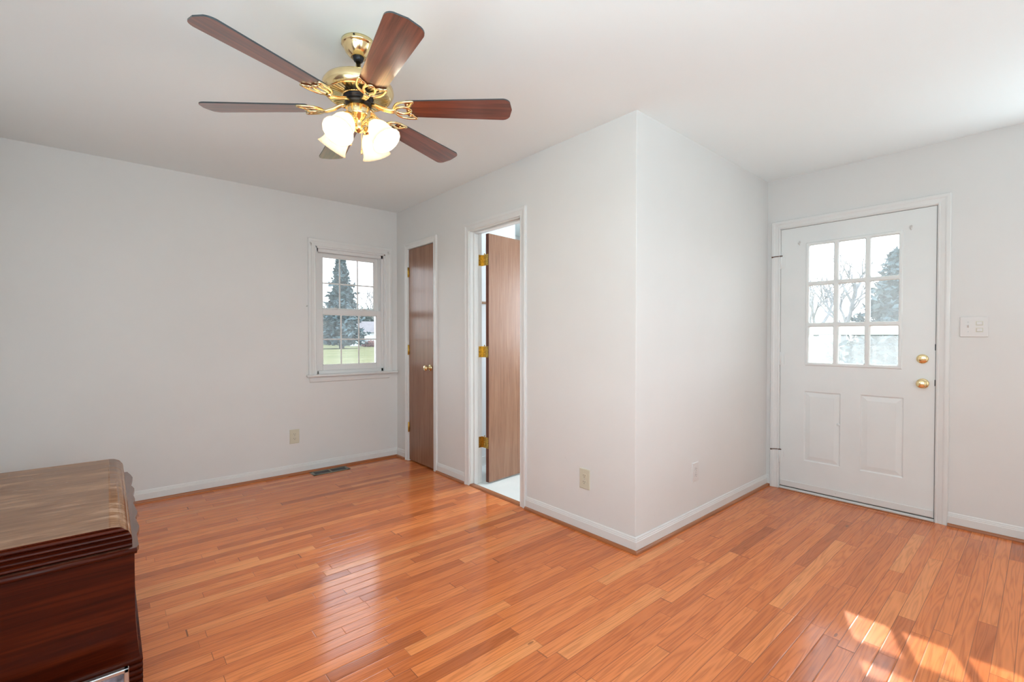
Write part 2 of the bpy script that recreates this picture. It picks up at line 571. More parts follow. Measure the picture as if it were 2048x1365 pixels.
    def build(self, name, mats, parent=None, origin=None):
        me = bpy.data.meshes.new(name)
        org = Vector(origin) if origin is not None else Vector((0, 0, 0))
        me.from_pydata([tuple(Vector(p) - org) for p in self.v], [], self.f)
        for m in (mats if isinstance(mats, (list, tuple)) else [mats]):
            me.materials.append(m)
        me.polygons.foreach_set('material_index', self.m)
        me.polygons.foreach_set('use_smooth', self.s)
        import bmesh
        bm = bmesh.new()
        bm.from_mesh(me)
        bmesh.ops.remove_doubles(bm, verts=bm.verts, dist=1e-6)
        bmesh.ops.recalc_face_normals(bm, faces=bm.faces)
        bm.to_mesh(me)
        bm.free()
        me.update()
        o = bpy.data.objects.new(name, me)
        C.objects.link(o)
        if parent is not None:
            o.parent = parent
            o.matrix_parent_inverse = Matrix.Identity(4)
            o.location = org - world_loc(parent)
        else:
            o.location = org
        return o


def world_loc(o):
    l = Vector(o.location)
    while o.parent:
        o = o.parent
        l = l + Vector(o.location)
    return l


def tag(o, label=None, cat=None, group=None, kind=None):
    if label:
        o['label'] = label
    if cat:
        o['category'] = cat
    if group:
        o['group'] = group
    if kind:
        o['kind'] = kind
    return o


def empty(name, loc):
    o = bpy.data.objects.new(name, None)
    o.empty_display_size = 0.1
    o.location = loc
    C.objects.link(o)
    return o


def struct(o, label=None, cat=None):
    return tag(o, label, cat, None, 'structure')


# ------------------------------------------------------------------ room dimensions
H = 2.44
A = 2.8033       # far wall (with window), plane Y = A
B = 1.8244       # entry wall, plane X = B
XL = -2.72       # left wall, plane X = XL
YB = -2.30       # wall behind the camera, plane Y = YB
T = 0.115        # partition thickness
E_ = 0.15        # outside wall thickness

# floor and ceiling
mb = MB(); mb.box(XL - E_, B + 0.02, YB - E_, A + 0.0, -0.06, 0.0)
struct(mb.build('floor', MAT['floor']), 'glossy orange oak strip floor of the main room', 'floor')
mb = MB(); mb.box(XL - E_, B + E_, YB - E_, A + E_, H, H + 0.12)
struct(mb.build('ceiling', MAT['ceiling']), 'smooth white ceiling above the whole room', 'ceiling')

# far wall with window opening
WX0, WX1, WZ0, WZ1 = -0.791, -0.127, 0.862, 2.008
mb = MB()
mb.box(XL - E_, WX0, A, A + E_, 0, H)
mb.box(WX1, B + E_, A, A + E_, 0, H)
mb.box(WX0, WX1, A, A + E_, 0, WZ0)
mb.box(WX0, WX1, A, A + E_, WZ1, H)
struct(mb.build('wall_far', MAT['wall']), 'white far wall holding the small double hung window', 'wall')

# partition with the two brown doors (plane X = 0)
C0, C1, CZ = 2.100, 2.564, 2.040      # closet opening
D0, D1, DZ = 0.953, 1.554, 2.040      # bathroom opening
mb = MB()
bz = 0.004
mb.box(0, T, 2.568, A, 0, H)
mb.box(0, T, D1 + 0.02, 2.096, 0, H)
mb.box(0, T, 0.02, D0 - 0.02, 0, H)
mb.box(0, T, 2.096, 2.568, 2.046, H)
mb.box(0, T, D0 - 0.02, D1 + 0.02, DZ + 0.02, H)
# rounded corner bead at the outer corner
arc = [(bz - bz * math.cos(a), bz - bz * math.sin(a)) for a in [i * PI / 10 for i in range(6)]]
mb.prism([(0, 0.02)] + arc + [(T, 0), (T, 0.02)], 0, H, smooth=False)
struct(mb.build('wall_inner', MAT['wall']), 'white partition wall holding the two brown wooden doors', 'wall')
mb = MB(); mb.box(T, B, 0, T, 0, H)
struct(mb.build('wall_middle', MAT['wall']), 'white wall right of the outside corner with the white outlet', 'wall')

# entry wall (plane X = B) with door opening and an added window out of view
N0, N1, NZ = -1.020, -0.094, 2.046
mb = MB()
mb.box(B, B + E_, N1, 0.115, 0, H)
mb.box(B, B + E_, -1.55, N0, 0, H)
mb.box(B, B + E_, N0, N1, NZ, H)
mb.box(B, B + E_, YB - E_, -2.2, 0, H)
mb.box(B, B + E_, -2.2, -1.55, 0, 0.95)
mb.box(B, B + E_, -2.2, -1.55, 2.05, H)
struct(mb.build('wall_right', MAT['wall']), 'white wall holding the white entry door', 'wall')
# bathroom outside wall with its added window
mb = MB()
mb.box(B, B + E_, 0.115, 0.6, 0, H)
mb.box(B, B + E_, 1.3, A, 0, H)
mb.box(B, B + E_, 0.6, 1.3, 0, 1.05)
mb.box(B, B + E_, 0.6, 1.3, 1.95, H)
struct(mb.build('wall_bathroom', MAT['bath_wall']), 'pale bathroom outside wall behind the open door', 'wall')

# left wall and the wall behind the camera
mb = MB()
mb.box(XL - E_, XL, -0.25, A, 0, H)
mb.box(XL - E_, XL, YB - E_, -1.35, 0, H)
mb.box(XL - E_, XL, -1.35, -0.25, 0, 0.9)
mb.box(XL - E_, XL, -1.35, -0.25, 2.1, H)
struct(mb.build('wall_left', MAT['wall']), 'white wall along the left, behind the chest', 'wall')
mb = MB()
mb.box(XL, -2.55, YB - E_, YB, 0, H)
mb.box(-1.15, B, YB - E_, YB, 0, H)
mb.box(-2.55, -1.15, YB - E_, YB, 0, 0.8)
mb.box(-2.55, -1.15, YB - E_, YB, 2.1, H)
struct(mb.build('wall_back', MAT['wall']), 'white wall behind the camera with an added wide window', 'wall')

# bathroom interior: floor, closet partitions
mb = MB(); mb.box(T, B + 0.02, T, A, -0.05, 0.004)
mb.box(0.03, T, D0, D1, -0.05, 0.004)
struct(mb.build('floor_bathroom', MAT['tile']), 'pale vinyl bathroom floor beyond the open door', 'floor')
CY, CX = 1.95, 0.83
mb = MB()
mb.box(T, CX, CY, CY + 0.1, 0, H)
mb.box(CX - 0.1, CX, CY + 0.1, A, 0, H)
struct(mb.build('wall_closet', MAT['bath_wall']), 'pale closet wall seen behind the open bathroom door', 'wall')
mb = MB(); mb.box(T + 0.0005, CX, CY - 0.012, CY, 0.004, 0.085); mb.box(T + 0.0005, CX, CY - 0.02, CY, 0.004, 0.02)
struct(mb.build('baseboard_bathroom', MAT['trim']), 'white baseboard of the bathroom wall', 'baseboard')

# ------------------------------------------------------------------ mouldings
BASE = [(0.0, 0.0), (0.012, 0.0), (0.012, 0.062), (0.0095, 0.066), (0.0095, 0.071), (0.0065, 0.0755), (0.0065, 0.080), (0.003, 0.086), (0.0, 0.086)]
SHOE = [(0.012, 0.0), (0.027, 0.0), (0.0265, 0.006), (0.0235, 0.012), (0.018, 0.0165), (0.012, 0.018)]


def run_x(mb, prof, x0, x1, y, sgn, m0=0, m1=0):
    """moulding along X on plane Y=y, standing out along sgn*Y; m0/m1: mitre +1 outside corner, -1 inside corner"""
    mb.sweep([0, 1], prof, lambda p, q: ((x0 - m0 * q[0]) if p == 0 else (x1 + m1 * q[0]), y + sgn * q[0], q[1]))


def run_y(mb, prof, y0, y1, x, sgn, m0=0, m1=0):
    mb.sweep([0, 1], prof, lambda p, q: (x + sgn * q[0], (y0 - m0 * q[0]) if p == 0 else (y1 + m1 * q[0]), q[1]))


def shoe_and_base(name, shoe_mat, label, runs):
    b1, b2 = MB(), MB()
    for kind, *a in runs:
        (run_x if kind == 'x' else run_y)(b1, BASE, *a)
        (run_x if kind == 'x' else run_y)(b2, SHOE, *a)
    o = struct(b1.build(name, MAT['trim']), label, 'baseboard')
    s = b2.build('shoe_moulding', MAT[shoe_mat], o)
    s['label'] = 'brown wooden shoe moulding'
    return o


shoe_and_base('baseboard_far', 'shoe', 'white baseboard along the far wall under the window', [('x', XL, 0.0, A, -1, -1, -1)])
shoe_and_base('baseboard_inner', 'shoe_y', 'white baseboard pieces beside the two brown doors', [
    ('y', 2.623, A, 0.0, -1, 0, -1), ('y', 1.620, 2.045, 0.0, -1), ('y', 0.0, 0.887, 0.0, -1, 1, 0)])
shoe_and_base('baseboard_middle', 'shoe', 'white baseboard below the white outlet', [('x', 0.0, B, 0.0, -1, 1, -1)])
shoe_and_base('baseboard_right', 'shoe_y', 'white baseboard right of the entry door', [
    ('y', YB, -1.082, B, -1, -1, 0), ('y', -0.032, 0.0, B, -1, 0, -1)])
shoe_and_base('baseboard_left', 'shoe_y', 'white baseboard behind the chest', [('y', YB, A, XL, 1, -1, -1)])
shoe_and_base('baseboard_back', 'shoe', 'white baseboard behind the camera', [('x', XL, B, YB, 1, -1, -1)])

# casing profile: (distance outward from opening edge, thickness)
def casing_prof(w):
    return [(0.0, 0.0), (0.0, 0.009), (0.006, 0.0115), (0.012, 0.0095), (0.018, 0.0105), (w * 0.55, 0.0125), (w * 0.64, 0.0155), (w * 0.72, 0.0165), (w - 0.004, 0.0165), (w, 0.013), (w, 0.0)]


def casing(mb, prof, a0, a1, z0, z1, fn, bottom=False):
    """U frame (or closed with bottom) around opening a0..a1, z0..z1; fn(a, z, t)"""
    def corner(i, q):
        w, t = q
        return [fn(a0 - w, z0, t), fn(a0 - w, z1 + w, t), fn(a1 + w, z1 + w, t), fn(a1 + w, z0, t)][i]
    mb.sweep([0, 1, 2, 3], prof, corner)


fx_in = lambda a, z, t: (-t, a, z)          # on the X=0 wall facing -X
fx_entry = lambda a, z, t: (B - t, a, z)
fy_far = lambda a, z, t: (a, A - t, z)

# closet casing + jamb
mb = MB()
casing(mb, casing_prof(0.055), 2.100, 2.568, 0.0, 2.042, fx_in)
mb.box(0.0, T, 2.564, 2.568, 0, 2.046); mb.box(0.0, T, 2.096, 2.100, 0, 2.046); mb.box(0.0, T, 2.096, 2.568, 2.040, 2.046)
mb.box(0.046, 0.058, 2.552, 2.564, 0, 2.04); mb.box(0.046, 0.058, 2.1, 2.112, 0, 2.04)
struct(mb.build('trim_1', MAT['trim']), 'white casing around the closed narrow brown door', 'door frame')
# bathroom casing + jamb with stop
mb = MB()
casing(mb, casing_prof(0.060), 0.947, 1.560, 0.0, 2.046, fx_in)
for (ya, yb) in ((D1, D1 + 0.02), (D0 - 0.02, D0)):
    mb.box(0.0002, T + 0.002, ya, yb, 0, DZ)
mb.box(0.0002, T + 0.002, D0 - 0.02, D1 + 0.02, DZ, DZ + 0.02)
mb.box(0.034, 0.074, D1 - 0.011, D1, 0, DZ - 0.011, 0, 0.003); mb.box(0.034, 0.074, D0, D0 + 0.011, 0, DZ - 0.011, 0, 0.003)
mb.box(0.034, 0.074, D0, D1, DZ - 0.011, DZ, 0, 0.003)
struct(mb.build('trim_2', MAT['trim']), 'white casing around the open bathroom doorway', 'door frame')
# entry casing + jamb
mb = MB()
casing(mb, casing_prof(0.062), -1.020, -0.094, 0.0, 2.046, fx_entry)
mb.box(B, B + E_, -0.0975, -0.094, 0, 2.046); mb.box(B, B + E_, -1.020, -1.0165, 0, 2.046); mb.box(B, B + E_, -1.02, -0.094, 2.0425, 2.046)
struct(mb.build('trim_3', MAT['trim']), 'white casing around the entry door', 'door frame')
# weatherstrip dark line behind the slab gap
mb = MB()
mb.box(B + 0.005, B + 0.03, -0.101, -0.0975, 0, 2.042); mb.box(B + 0.006, B + 0.03, -1.0165, -1.012, 0, 2.042); mb.box(B + 0.006, B + 0.03, -1.0165, -0.0975, 2.037, 2.0425)
mb.box(B + 0.012, B + 0.03, -1.0165, -0.0975, 0.016, 0.026)
struct(mb.build('trim_4', MAT['gap']), 'dark weatherstrip around the entry door', 'weatherstrip')
# entry threshold, bathroom threshold
mb = MB(); mb.box(B - 0.006, B + E_, -1.0165, -0.0975, 0.0, 0.0165, 0, 0.003)
struct(mb.build('trim_5', MAT['trim']), 'white painted threshold under the entry door', 'threshold')
mb = MB(); mb.prism([(-0.012, 0.0), (-0.008, 0.008), (0.0, 0.012), (0.03, 0.012), (0.036, 0.004), (0.036, 0.0)], D0 + 0.0005, D1 - 0.0005, lambda a, b, h: (a, h, b))
struct(mb.build('trim_6', MAT['shoe_y']), 'brown wooden threshold strip in the bathroom doorway', 'threshold')
# brown strip in front of the entry threshold
mb = MB(); mb.box(B - 0.024, B - 0.006, -1.018, -0.096, 0.0, 0.004, 0, 0.002)
struct(mb.build('trim_7', MAT['shoe_y']), 'brown wooden strip in front of the white threshold', 'threshold')

# ------------------------------------------------------------------ window_1
win = empty('window_1', ((WX0 + WX1) / 2, A, WZ0))
struct(win, 'white double hung window on the far wall', 'window')
mb = MB()
casing(mb, casing_prof(0.066), WX0, WX1, WZ0, WZ1, fy_far)
mb.build('casing', MAT['trim'], win)
mb = MB()
# stool with horns, rounded nose
mb.box(-0.877, -0.012, A - 0.052, A, WZ0 - 0.022, WZ0, 0, 0.007)
mb.box(WX0, WX1, A, A + 0.06, WZ0 - 0.022, WZ0 + 0.001)
mb.build('sill', MAT['trim'], win)
mb = MB()
ap = [(0.0, 0.0), (0.012, 0.006), (0.015, 0.020), (0.015, 0.04), (0.011, 0.05), (0.0, 0.05)]
z0 = 0.790
mb.sweep([0, 1], ap, lambda p, q: ((-0.857 + (0.05 - q[1]) * 0.25) if p == 0 else (-0.062 - (0.05 - q[1]) * 0.6), A - q[0], z0 + q[1]))
mb.build('apron', MAT['trim'], win)
# frame / jamb liners
mb = MB()
FI = 0.030
mb.box(WX0, WX0 + 0.012, A, A + E_, WZ0, WZ1)
mb.box(WX1 - 0.012, WX1, A, A + E_, WZ0, WZ1)
mb.box(WX0, WX1, A, A + E_, WZ1 - 0.012, WZ1)
mb.box(WX0, WX0 + FI, A + 0.024, A + 0.034, WZ0, WZ1)
mb.box(WX1 - FI, WX1, A + 0.024, A + 0.034, WZ0, WZ1)
mb.box(WX0, WX0 + FI + 0.012, A + 0.066, A + 0.078, WZ0, WZ1)
mb.box(WX1 - FI - 0.012, WX1, A + 0.066, A + 0.078, WZ0, WZ1)
mb.box(WX0, WX0 + FI + 0.016, A + 0.11, A + E_, WZ0, WZ1)
mb.box(WX1 - FI - 0.016, WX1, A + 0.11, A + E_, WZ0, WZ1)
mb.box(WX0, WX1, A + 0.024, A + E_, WZ1 - 0.040, WZ1)
mb.box(WX0, WX1, A + 0.024, A + E_, WZ0, WZ0 + 0.028)
mb.build('window_frame', MAT['vinyl'], win)


def sash(name, x0, x1, z0, z1, gx0, gx1, gz0, gz1, ya, yb, mx, mz):
    b = MB()
    b.box(x0, gx0, ya, yb, z0, z1, 0, 0.003)
    b.box(gx1, x1, ya, yb, z0, z1, 0, 0.003)
    b.box(gx0, gx1, ya, yb, z0, gz0, 0, 0.003)
    b.box(gx0, gx1, ya, yb, gz1, z1, 0, 0.003)
    # glazing bead
    for (p, q, r, s) in ((gx0, gx0 + 0.006, gz0, gz1), (gx1 - 0.006, gx1, gz0, gz1), (gx0, gx1, gz0, gz0 + 0.006), (gx0, gx1, gz1 - 0.006, gz1)):
        b.box(p, q, ya + 0.006, ya + 0.014, r, s)
    o = b.build(name, MAT['vinyl'], win)
    ym = (ya + yb) / 2
    b = MB()
    for x in mx:
        b.box(x - 0.0065, x + 0.0065, ym - 0.004, ym + 0.004, gz0, gz1, 0, 0.002)
    b.box(gx0, gx1, ym - 0.0038, ym + 0.0038, mz - 0.0065, mz + 0.0065, 0, 0.002)
    b.build('muntin', MAT['rail_white'], o)
    b = MB()
    b.box(gx0 - 0.004, gx1 + 0.004, ym + 0.005, ym + 0.008, gz0 - 0.004, gz1 + 0.004)
    b.build('pane', MAT['glass'], o)
    return o


sash('upper_sash', -0.748, -0.163, 1.425, 1.968, -0.704, -0.206, 1.46, 1.933, A + 0.078, A + 0.108, (-0.541, -0.369), 1.694)
lo = sash('lower_sash', -0.764, -0.146, 0.890, 1.452, -0.719, -0.200, 0.940, 1.404, A + 0.034, A + 0.064, (-0.546, -0.376), 1.176)
for x in (-0.60, -0.33):
    b = MB()
    b.box(x - 0.022, x + 0.022, A + 0.036, A + 0.060, 1.452, 1.462, 0, 0.003)
    b.box(x - 0.012, x + 0.012, A + 0.040, A + 0.056, 1.462, 1.470, 0, 0.003)
    b.build('sash_latch', MAT['white_plastic'], lo)


# ------------------------------------------------------------------ entry door (door_3)
XD = B + 0.001      # front face of the slab
DT = 0.044
SY0, SY1, SZ0, SZ1 = -1.0135, -0.0995, 0.024, 2.0395
entry = empty('door_3', (B, -0.10, 0.0))
struct(entry, 'white entry door with nine small panes and two raised panels', 'door')


def rect_loop(y0, y1, z0, z1):
    return [(y0, z0), (y1, z0), (y1, z1), (y0, z1)]


def grid_with_holes(mb, ys, zs, holes, x):
    for i in range(len(ys) - 1):
        for j in range(len(zs) - 1):
            yc, zc = (ys[i] + ys[i + 1]) / 2, (zs[j] + zs[j + 1]) / 2
            if any(h[0] < yc < h[1] and h[2] < zc < h[3] for h in holes):
                continue
            mb.add([(x, ys[i], zs[j]), (x, ys[i + 1], zs[j]), (x, ys[i + 1], zs[j + 1]), (x, ys[i], zs[j + 1])], [(0, 1, 2, 3)])


def loops(mb, seq):
    for (x0, r0), (x1, r1) in zip(seq[:-1], seq[1:]):
        a = [(x0, *p) for p in r0]
        b = [(x1, *p) for p in r1]
        mb.add(a + b, [(k, (k + 1) % 4, 4 + (k + 1) % 4, 4 + k) for k in range(4)])


def inset(r, d):
    return (r[0] + d, r[1] - d, r[2] + d, r[3] - d)


GL = (-0.842, -0.278, 0.985, 1.908)
P1 = (-0.502, -0.267, 0.248, 0.783)
P2 = (-0.858, -0.620, 0.248, 0.788)
mb = MB()
ys = sorted({SY0, SY1, GL[0], GL[1], P1[0], P1[1], P2[0], P2[1]})
zs = sorted({SZ0, SZ1, GL[2], GL[3], P1[2], P1[3], P2[3]})
grid_with_holes(mb, ys, zs, [GL, P1, (P2[0], P2[1], P2[2], P2[3])], XD)
grid_with_holes(mb, [SY0, GL[0], GL[1], SY1], [SZ0, GL[2], GL[3], SZ1], [GL], XD + DT)
for P in (P1, P2):
    loops(mb, [(XD, rect_loop(*P)), (XD + 0.007, rect_loop(*inset(P, 0.007))), (XD + 0.007, rect_loop(*inset(P, 0.012))),
               (XD + 0.0015, rect_loop(*inset(P, 0.040))), (XD + 0.0015, rect_loop(*inset(P, 0.041)))])
    q = inset(P, 0.041)
    mb.add([(XD + 0.0015, *p) for p in rect_loop(*q)], [(0, 1, 2, 3)])
loops(mb, [(XD, rect_loop(SY0, SY1, SZ0, SZ1)), (XD + DT, rect_loop(SY0, SY1, SZ0, SZ1))])
loops(mb, [(XD, rect_loop(*GL)), (XD + DT, rect_loop(*GL))])
mb.build('slab', MAT['door_white'], entry)

# lite frame: nine rounded openings
mb = MB()


def rounded(y0, y1, z0, z1, r, n=5):
    pts = []
    for cy_, cz_, a0 in ((y1 - r, z1 - r, 0), (y0 + r, z1 - r, PI / 2), (y0 + r, z0 + r, PI), (y1 - r, z0 + r, 1.5 * PI)):
        pts.append([(cy_ + r * math.cos(a0 + PI / 2 * k / n), cz_ + r * math.sin(a0 + PI / 2 * k / n)) for k in range(n + 1)])
    return pts


def pane_cell(mb, outer, inner, xf, xb, r=0.012, ch=0.006):
    oc = [(outer[1], outer[3]), (outer[0], outer[3]), (outer[0], outer[2]), (outer[1], outer[2])]
    arcs = rounded(*inner, r)
    arcs2 = rounded(*inset(inner, ch), r * 0.8)
    for i in range(4):
        o = (xf, *oc[i])
        o2 = (xf, *oc[(i + 1) % 4])
        a = [(xf, *p) for p in arcs[i]]
        for k in range(len(a) - 1):
            mb.add([o, a[k], a[k + 1]], [(0, 1, 2)])
        mb.add([o, a[-1], (xf, *arcs[(i + 1) % 4][0]), o2], [(0, 1, 2, 3)])
    l1 = [p for a in arcs for p in a]
    l2 = [p for a in arcs2 for p in a]
    n = len(l1)
    v = [(xf, *p) for p in l1] + [(xf + 0.008, *p) for p in l2] + [(xb, *p) for p in l2]
    mb.add(v, [(k, (k + 1) % n, n + (k + 1) % n, n + k) for k in range(n)] + [(n + k, n + (k + 1) % n, 2 * n + (k + 1) % n, 2 * n + k) for k in range(n)])


col_edges = [GL[0], -0.656, -0.468, GL[1]]
row_edges = [GL[2], 1.289, 1.600, GL[3]]
mb2 = MB()
for i in range(3):
    for j in range(3):
        o = (col_edges[i], col_edges[i + 1], row_edges[j], row_edges[j + 1])
        inn = (o[0] + (0.010 if i == 0 else 0.009), o[1] - (0.010 if i == 2 else 0.009), o[2] + (0.012 if j == 0 else 0.009), o[3] - (0.012 if j == 2 else 0.009))
        pane_cell(mb, o, inn, XD - 0.007, XD + 0.017)
        pane_cell(mb2, o, inn, XD - 0.007, XD + 0.017)
loops(mb, [(XD - 0.007, rect_loop(*GL)), (XD, rect_loop(*inset(GL, -0.006)))])
fr = mb.build('lite_frame', MAT['door_white'], entry)
mb = MB()
for i in range(3):
    for j in range(3):
        mb2 = MB()
        mb2.box(XD + 0.017, XD + 0.022, col_edges[i] + 0.004, col_edges[i + 1] - 0.004, row_edges[j] + 0.004, row_edges[j + 1] - 0.004)
        mb2.build('pane', MAT['door_glass'], fr)
# outer half of the grille
mb = MB()
for y in col_edges[1:3]:
    mb.box(XD + 0.0222, XD + DT, y - 0.010, y + 0.010, GL[2], GL[3])
for z in row_edges[1:3]:
    mb.box(XD + 0.0222, XD + DT, GL[0], GL[1], z - 0.010, z + 0.010)
mb.build('outer_grille', MAT['door_white'], entry)
# sweep
mb = MB(); mb.box(XD - 0.008, XD, SY0 + 0.004, SY1 - 0.004, 0.026, 0.072, 0, 0.003)
for y in (-0.28, -0.48, -0.63, -0.70, -0.97):
    mb.lathe([(0.003, 0.0), (0.003, 0.003), (0.001, 0.004)], (XD - 0.008, y, 0.05), (-1, 0, 0), 8)
mb.build('door_sweep', MAT['trim'], entry)
# deadbolt
mb = MB()
mb.lathe([(0.031, 0.0), (0.031, 0.006), (0.027, 0.013), (0.018, 0.016), (0.0, 0.017)], (XD, -0.951, 1.053), (-1, 0, 0), 32)
db = mb.build('deadbolt', MAT['brass'], entry)
mb = MB(); mb.box(XD - 0.026, XD - 0.015, -0.951 - 0.019, -0.951 + 0.019, 1.049, 1.057, 0, 0.003)
mb.build('thumb_turn', MAT['brass'], db)
# knob
KNOB = [(0.033, 0.0), (0.033, 0.004), (0.028, 0.010), (0.016, 0.013), (0.012, 0.020), (0.0125, 0.030), (0.020, 0.035), (0.0265, 0.043), (0.0275, 0.052), (0.025, 0.060), (0.019, 0.064), (0.0, 0.0655)]
mb = MB(); mb.lathe(KNOB, (XD, -0.953, 0.892), (-1, 0, 0), 36)
kb = mb.build('door_knob', MAT['brass'], entry)
mb = MB(); mb.box(XD - 0.072, XD - 0.064, -0.961, -0.945, 0.889, 0.895, 0, 0.002)
mb.build('lock_button', MAT['brass'], kb)
# edge strike plates
for z in (1.13, 0.90):
    mb = MB(); mb.box(XD - 0.001, XD + 0.004, -1.016, -1.011, z - 0.02, z + 0.02)
    mb.build('latch_plate', MAT['dark_metal'], entry)
# painted hinges with pin stops
for z, stop in ((1.78, True), (1.026, False), (0.252, True)):
    mb = MB()
    mb.lathe([(0.0, -0.052), (0.004, -0.05), (0.007, -0.046), (0.007, 0.046), (0.004, 0.05), (0.0, 0.052)], (B - 0.005, -0.099, z), (0, 0, 1), 14)
    mb.box(B - 0.003, B + 0.001, -0.128, -0.099, z - 0.044, z + 0.044)
    hg = mb.build('hinge', MAT['door_white'], entry)
    if stop:
        zz = z + 0.055
        mb = MB()
        mb.tube([(B - 0.006, -0.112, zz), (B - 0.008, -0.09, zz), (B - 0.020, -0.060, zz - 0.002), (B - 0.024, -0.046, zz - 0.005)], 0.0035, 8)
        mb.lathe([(0.009, -0.003), (0.009, 0.003)], (B - 0.005, -0.099, zz), (0, 0, 1), 14)
        mb.lathe([(0.005, -0.004), (0.006, 0.004)], (B - 0.024, -0.044, zz - 0.005), (0.2, 1, 0), 10)
        p = mb.build('pin_stop', MAT['rust'], hg)
        p['label'] = 'rusty bare metal pin stop'
# little round plug on the left panel
mb = MB(); mb.lathe([(0.012, 0), (0.011, 0.003), (0.0, 0.004)], (XD + 0.004, -0.490, 0.555), (-1, 0, 0), 20)
mb.build('filler_plug', MAT['door_white'], entry)

# ------------------------------------------------------------------ closet door (door_1)
closet = empty('door_1', (0.0, 2.56, 0.0))
struct(closet, 'closed narrow brown wooden closet door', 'door')
mb = MB(); mb.box(0.002, 0.038, 2.104, 2.560, 0.010, 2.036, 0, 0.002)
mb.build('slab', MAT['door_wood'], closet)
mb = MB(); mb.lathe([(r * 0.92, h) for r, h in KNOB], (0.002, 2.170, 0.918), (-1, 0, 0), 32)
kb = mb.build('door_knob', MAT['brass'], closet)
mb = MB(); mb.lathe([(0.006, 0.058), (0.006, 0.0625), (0.002, 0.0635)], (0.002, 2.170, 0.918), (-1, 0, 0), 12)
mb.build('lock_button', MAT['steel'], kb)


def hinge_knuckle(parent, x, y, z):
    b = MB()
    b.lathe([(0.0, -0.049), (0.004, -0.048), (0.006, -0.0455), (0.006, 0.0455), (0.004, 0.048), (0.0, 0.049)], (x, y, z), (0, 0, 1), 14)
    b.box(x + 0.003, x + 0.0055, y - 0.012, y + 0.010, z - 0.0445, z + 0.0445)
    return b.build('hinge', MAT['old_brass'], parent)


for z in (1.820, 1.073, 0.327):
    hinge_knuckle(closet, -0.0055, 2.562, z)

# ------------------------------------------------------------------ bathroom door (door_2), swung open
bath = empty('door_2', (0.118, 1.52, 0.0))
struct(bath, 'open brown wooden bathroom door swung inward on brass hinges', 'door')
ang = math.radians(5.5)
dv = Vector((math.cos(ang), math.sin(ang), 0))
nv = Vector((-math.sin(ang), math.cos(ang), 0))
O = Vector((0.121, 1.4665, 0))
LW, TH = 0.594, 0.033


def dpt(l, t, z):
    p = O + dv * l + nv * t
    return (p.x, p.y, z)


def obox(mb, l0, l1, t0, t1, z0, z1, mi=0):
    v = [dpt(l, t, z) for z in (z0, z1) for (l, t) in ((l0, t0), (l1, t0), (l1, t1), (l0, t1))]
    mb.add(v, [(0, 3, 2, 1), (4, 5, 6, 7), (0, 1, 5, 4), (1, 2, 6, 5), (2, 3, 7, 6), (3, 0, 4, 7)], mi)


mb = MB()
obox(mb, 0.001, LW, 0, TH, 0.018, 2.030)
mb.build('slab', MAT['door_wood'], bath)
mb = MB(); obox(mb, 0.0, 0.001, 0.0, TH, 0.018, 2.030)
mb.build('edge_strip', MAT['door_edge'], bath)['label'] = 'dark red brown door edge'
HP = Vector((0.128, 1.528, 0))
for z in (1.821, 1.076, 0.336):
    mb = MB()
    # leaf on the door edge, leaf on the jamb, knuckle between them
    obox(mb, -0.0022, 0.0002, 0.004, 0.030, z - 0.0445, z + 0.0445)
    mb.box(0.085, 0.121, 1.551, 1.554, z - 0.0445, z + 0.0445)
    mb.add([(0.119, 1.551, z - 0.0445), (0.1195, 1.497, z - 0.0445), (0.1195, 1.497, z + 0.0445), (0.119, 1.551, z + 0.0445),
            (0.1215, 1.551, z - 0.0445), (0.1215, 1.497, z - 0.0445), (0.1215, 1.497, z + 0.0445), (0.1215, 1.551, z + 0.0445)],
           [(0, 1, 2, 3), (7, 6, 5, 4), (0, 4, 5, 1), (3, 2, 6, 7), (0, 3, 7, 4), (1, 5, 6, 2)])
    for k in range(5):
        za = z - 0.0445 + k * 0.0178
        mb.lathe([(0.0065, 0.0006), (0.0065, 0.0172)], (HP.x - 0.005, HP.y - 0.004, za), (0, 0, 1), 14)
    mb.lathe([(0.0, 0.058), (0.004, 0.056), (0.005, 0.050), (0.003, 0.046), (0.003, 0.0445)], (HP.x - 0.005, HP.y - 0.004, z), (0, 0, 1), 12)
    hg = mb.build('hinge', MAT['old_brass'], bath)
    for dz in (-0.034, 0.0, 0.034):
        q = dpt(-0.003, 0.010 if dz else 0.007, z + dz)
        for at_, ax_ in ((q, (-1, 0, 0)), ((0.097 if dz else 0.091, 1.551, z + dz), (0, -1, 0))):
            mb = MB()
            mb.lathe([(0.0035, 0), (0.003, 0.0012)], at_, ax_, 8)
            mb.build('screw', MAT['dark_metal'], hg)

# wooden towel bar on the bathroom wall, seen in the hinge gap
tb = empty('towel_bar', (0.45, CY, 1.51))
tag(tb, 'brown wooden towel bar on the bathroom wall, seen through the hinge gap', 'towel bar')
mb = MB(); mb.box(0.20, 0.72, CY - 0.055, CY - 0.030, 1.500, 1.520, 0, 0.006); mb.build('bar', MAT['bar_wood'], tb)
for x in (0.19, 0.71):
    mb = MB(); mb.box(x, x + 0.022, CY - 0.058, CY, 1.48, 1.54, 0, 0.004); mb.build('bracket', MAT['bar_wood'], tb)
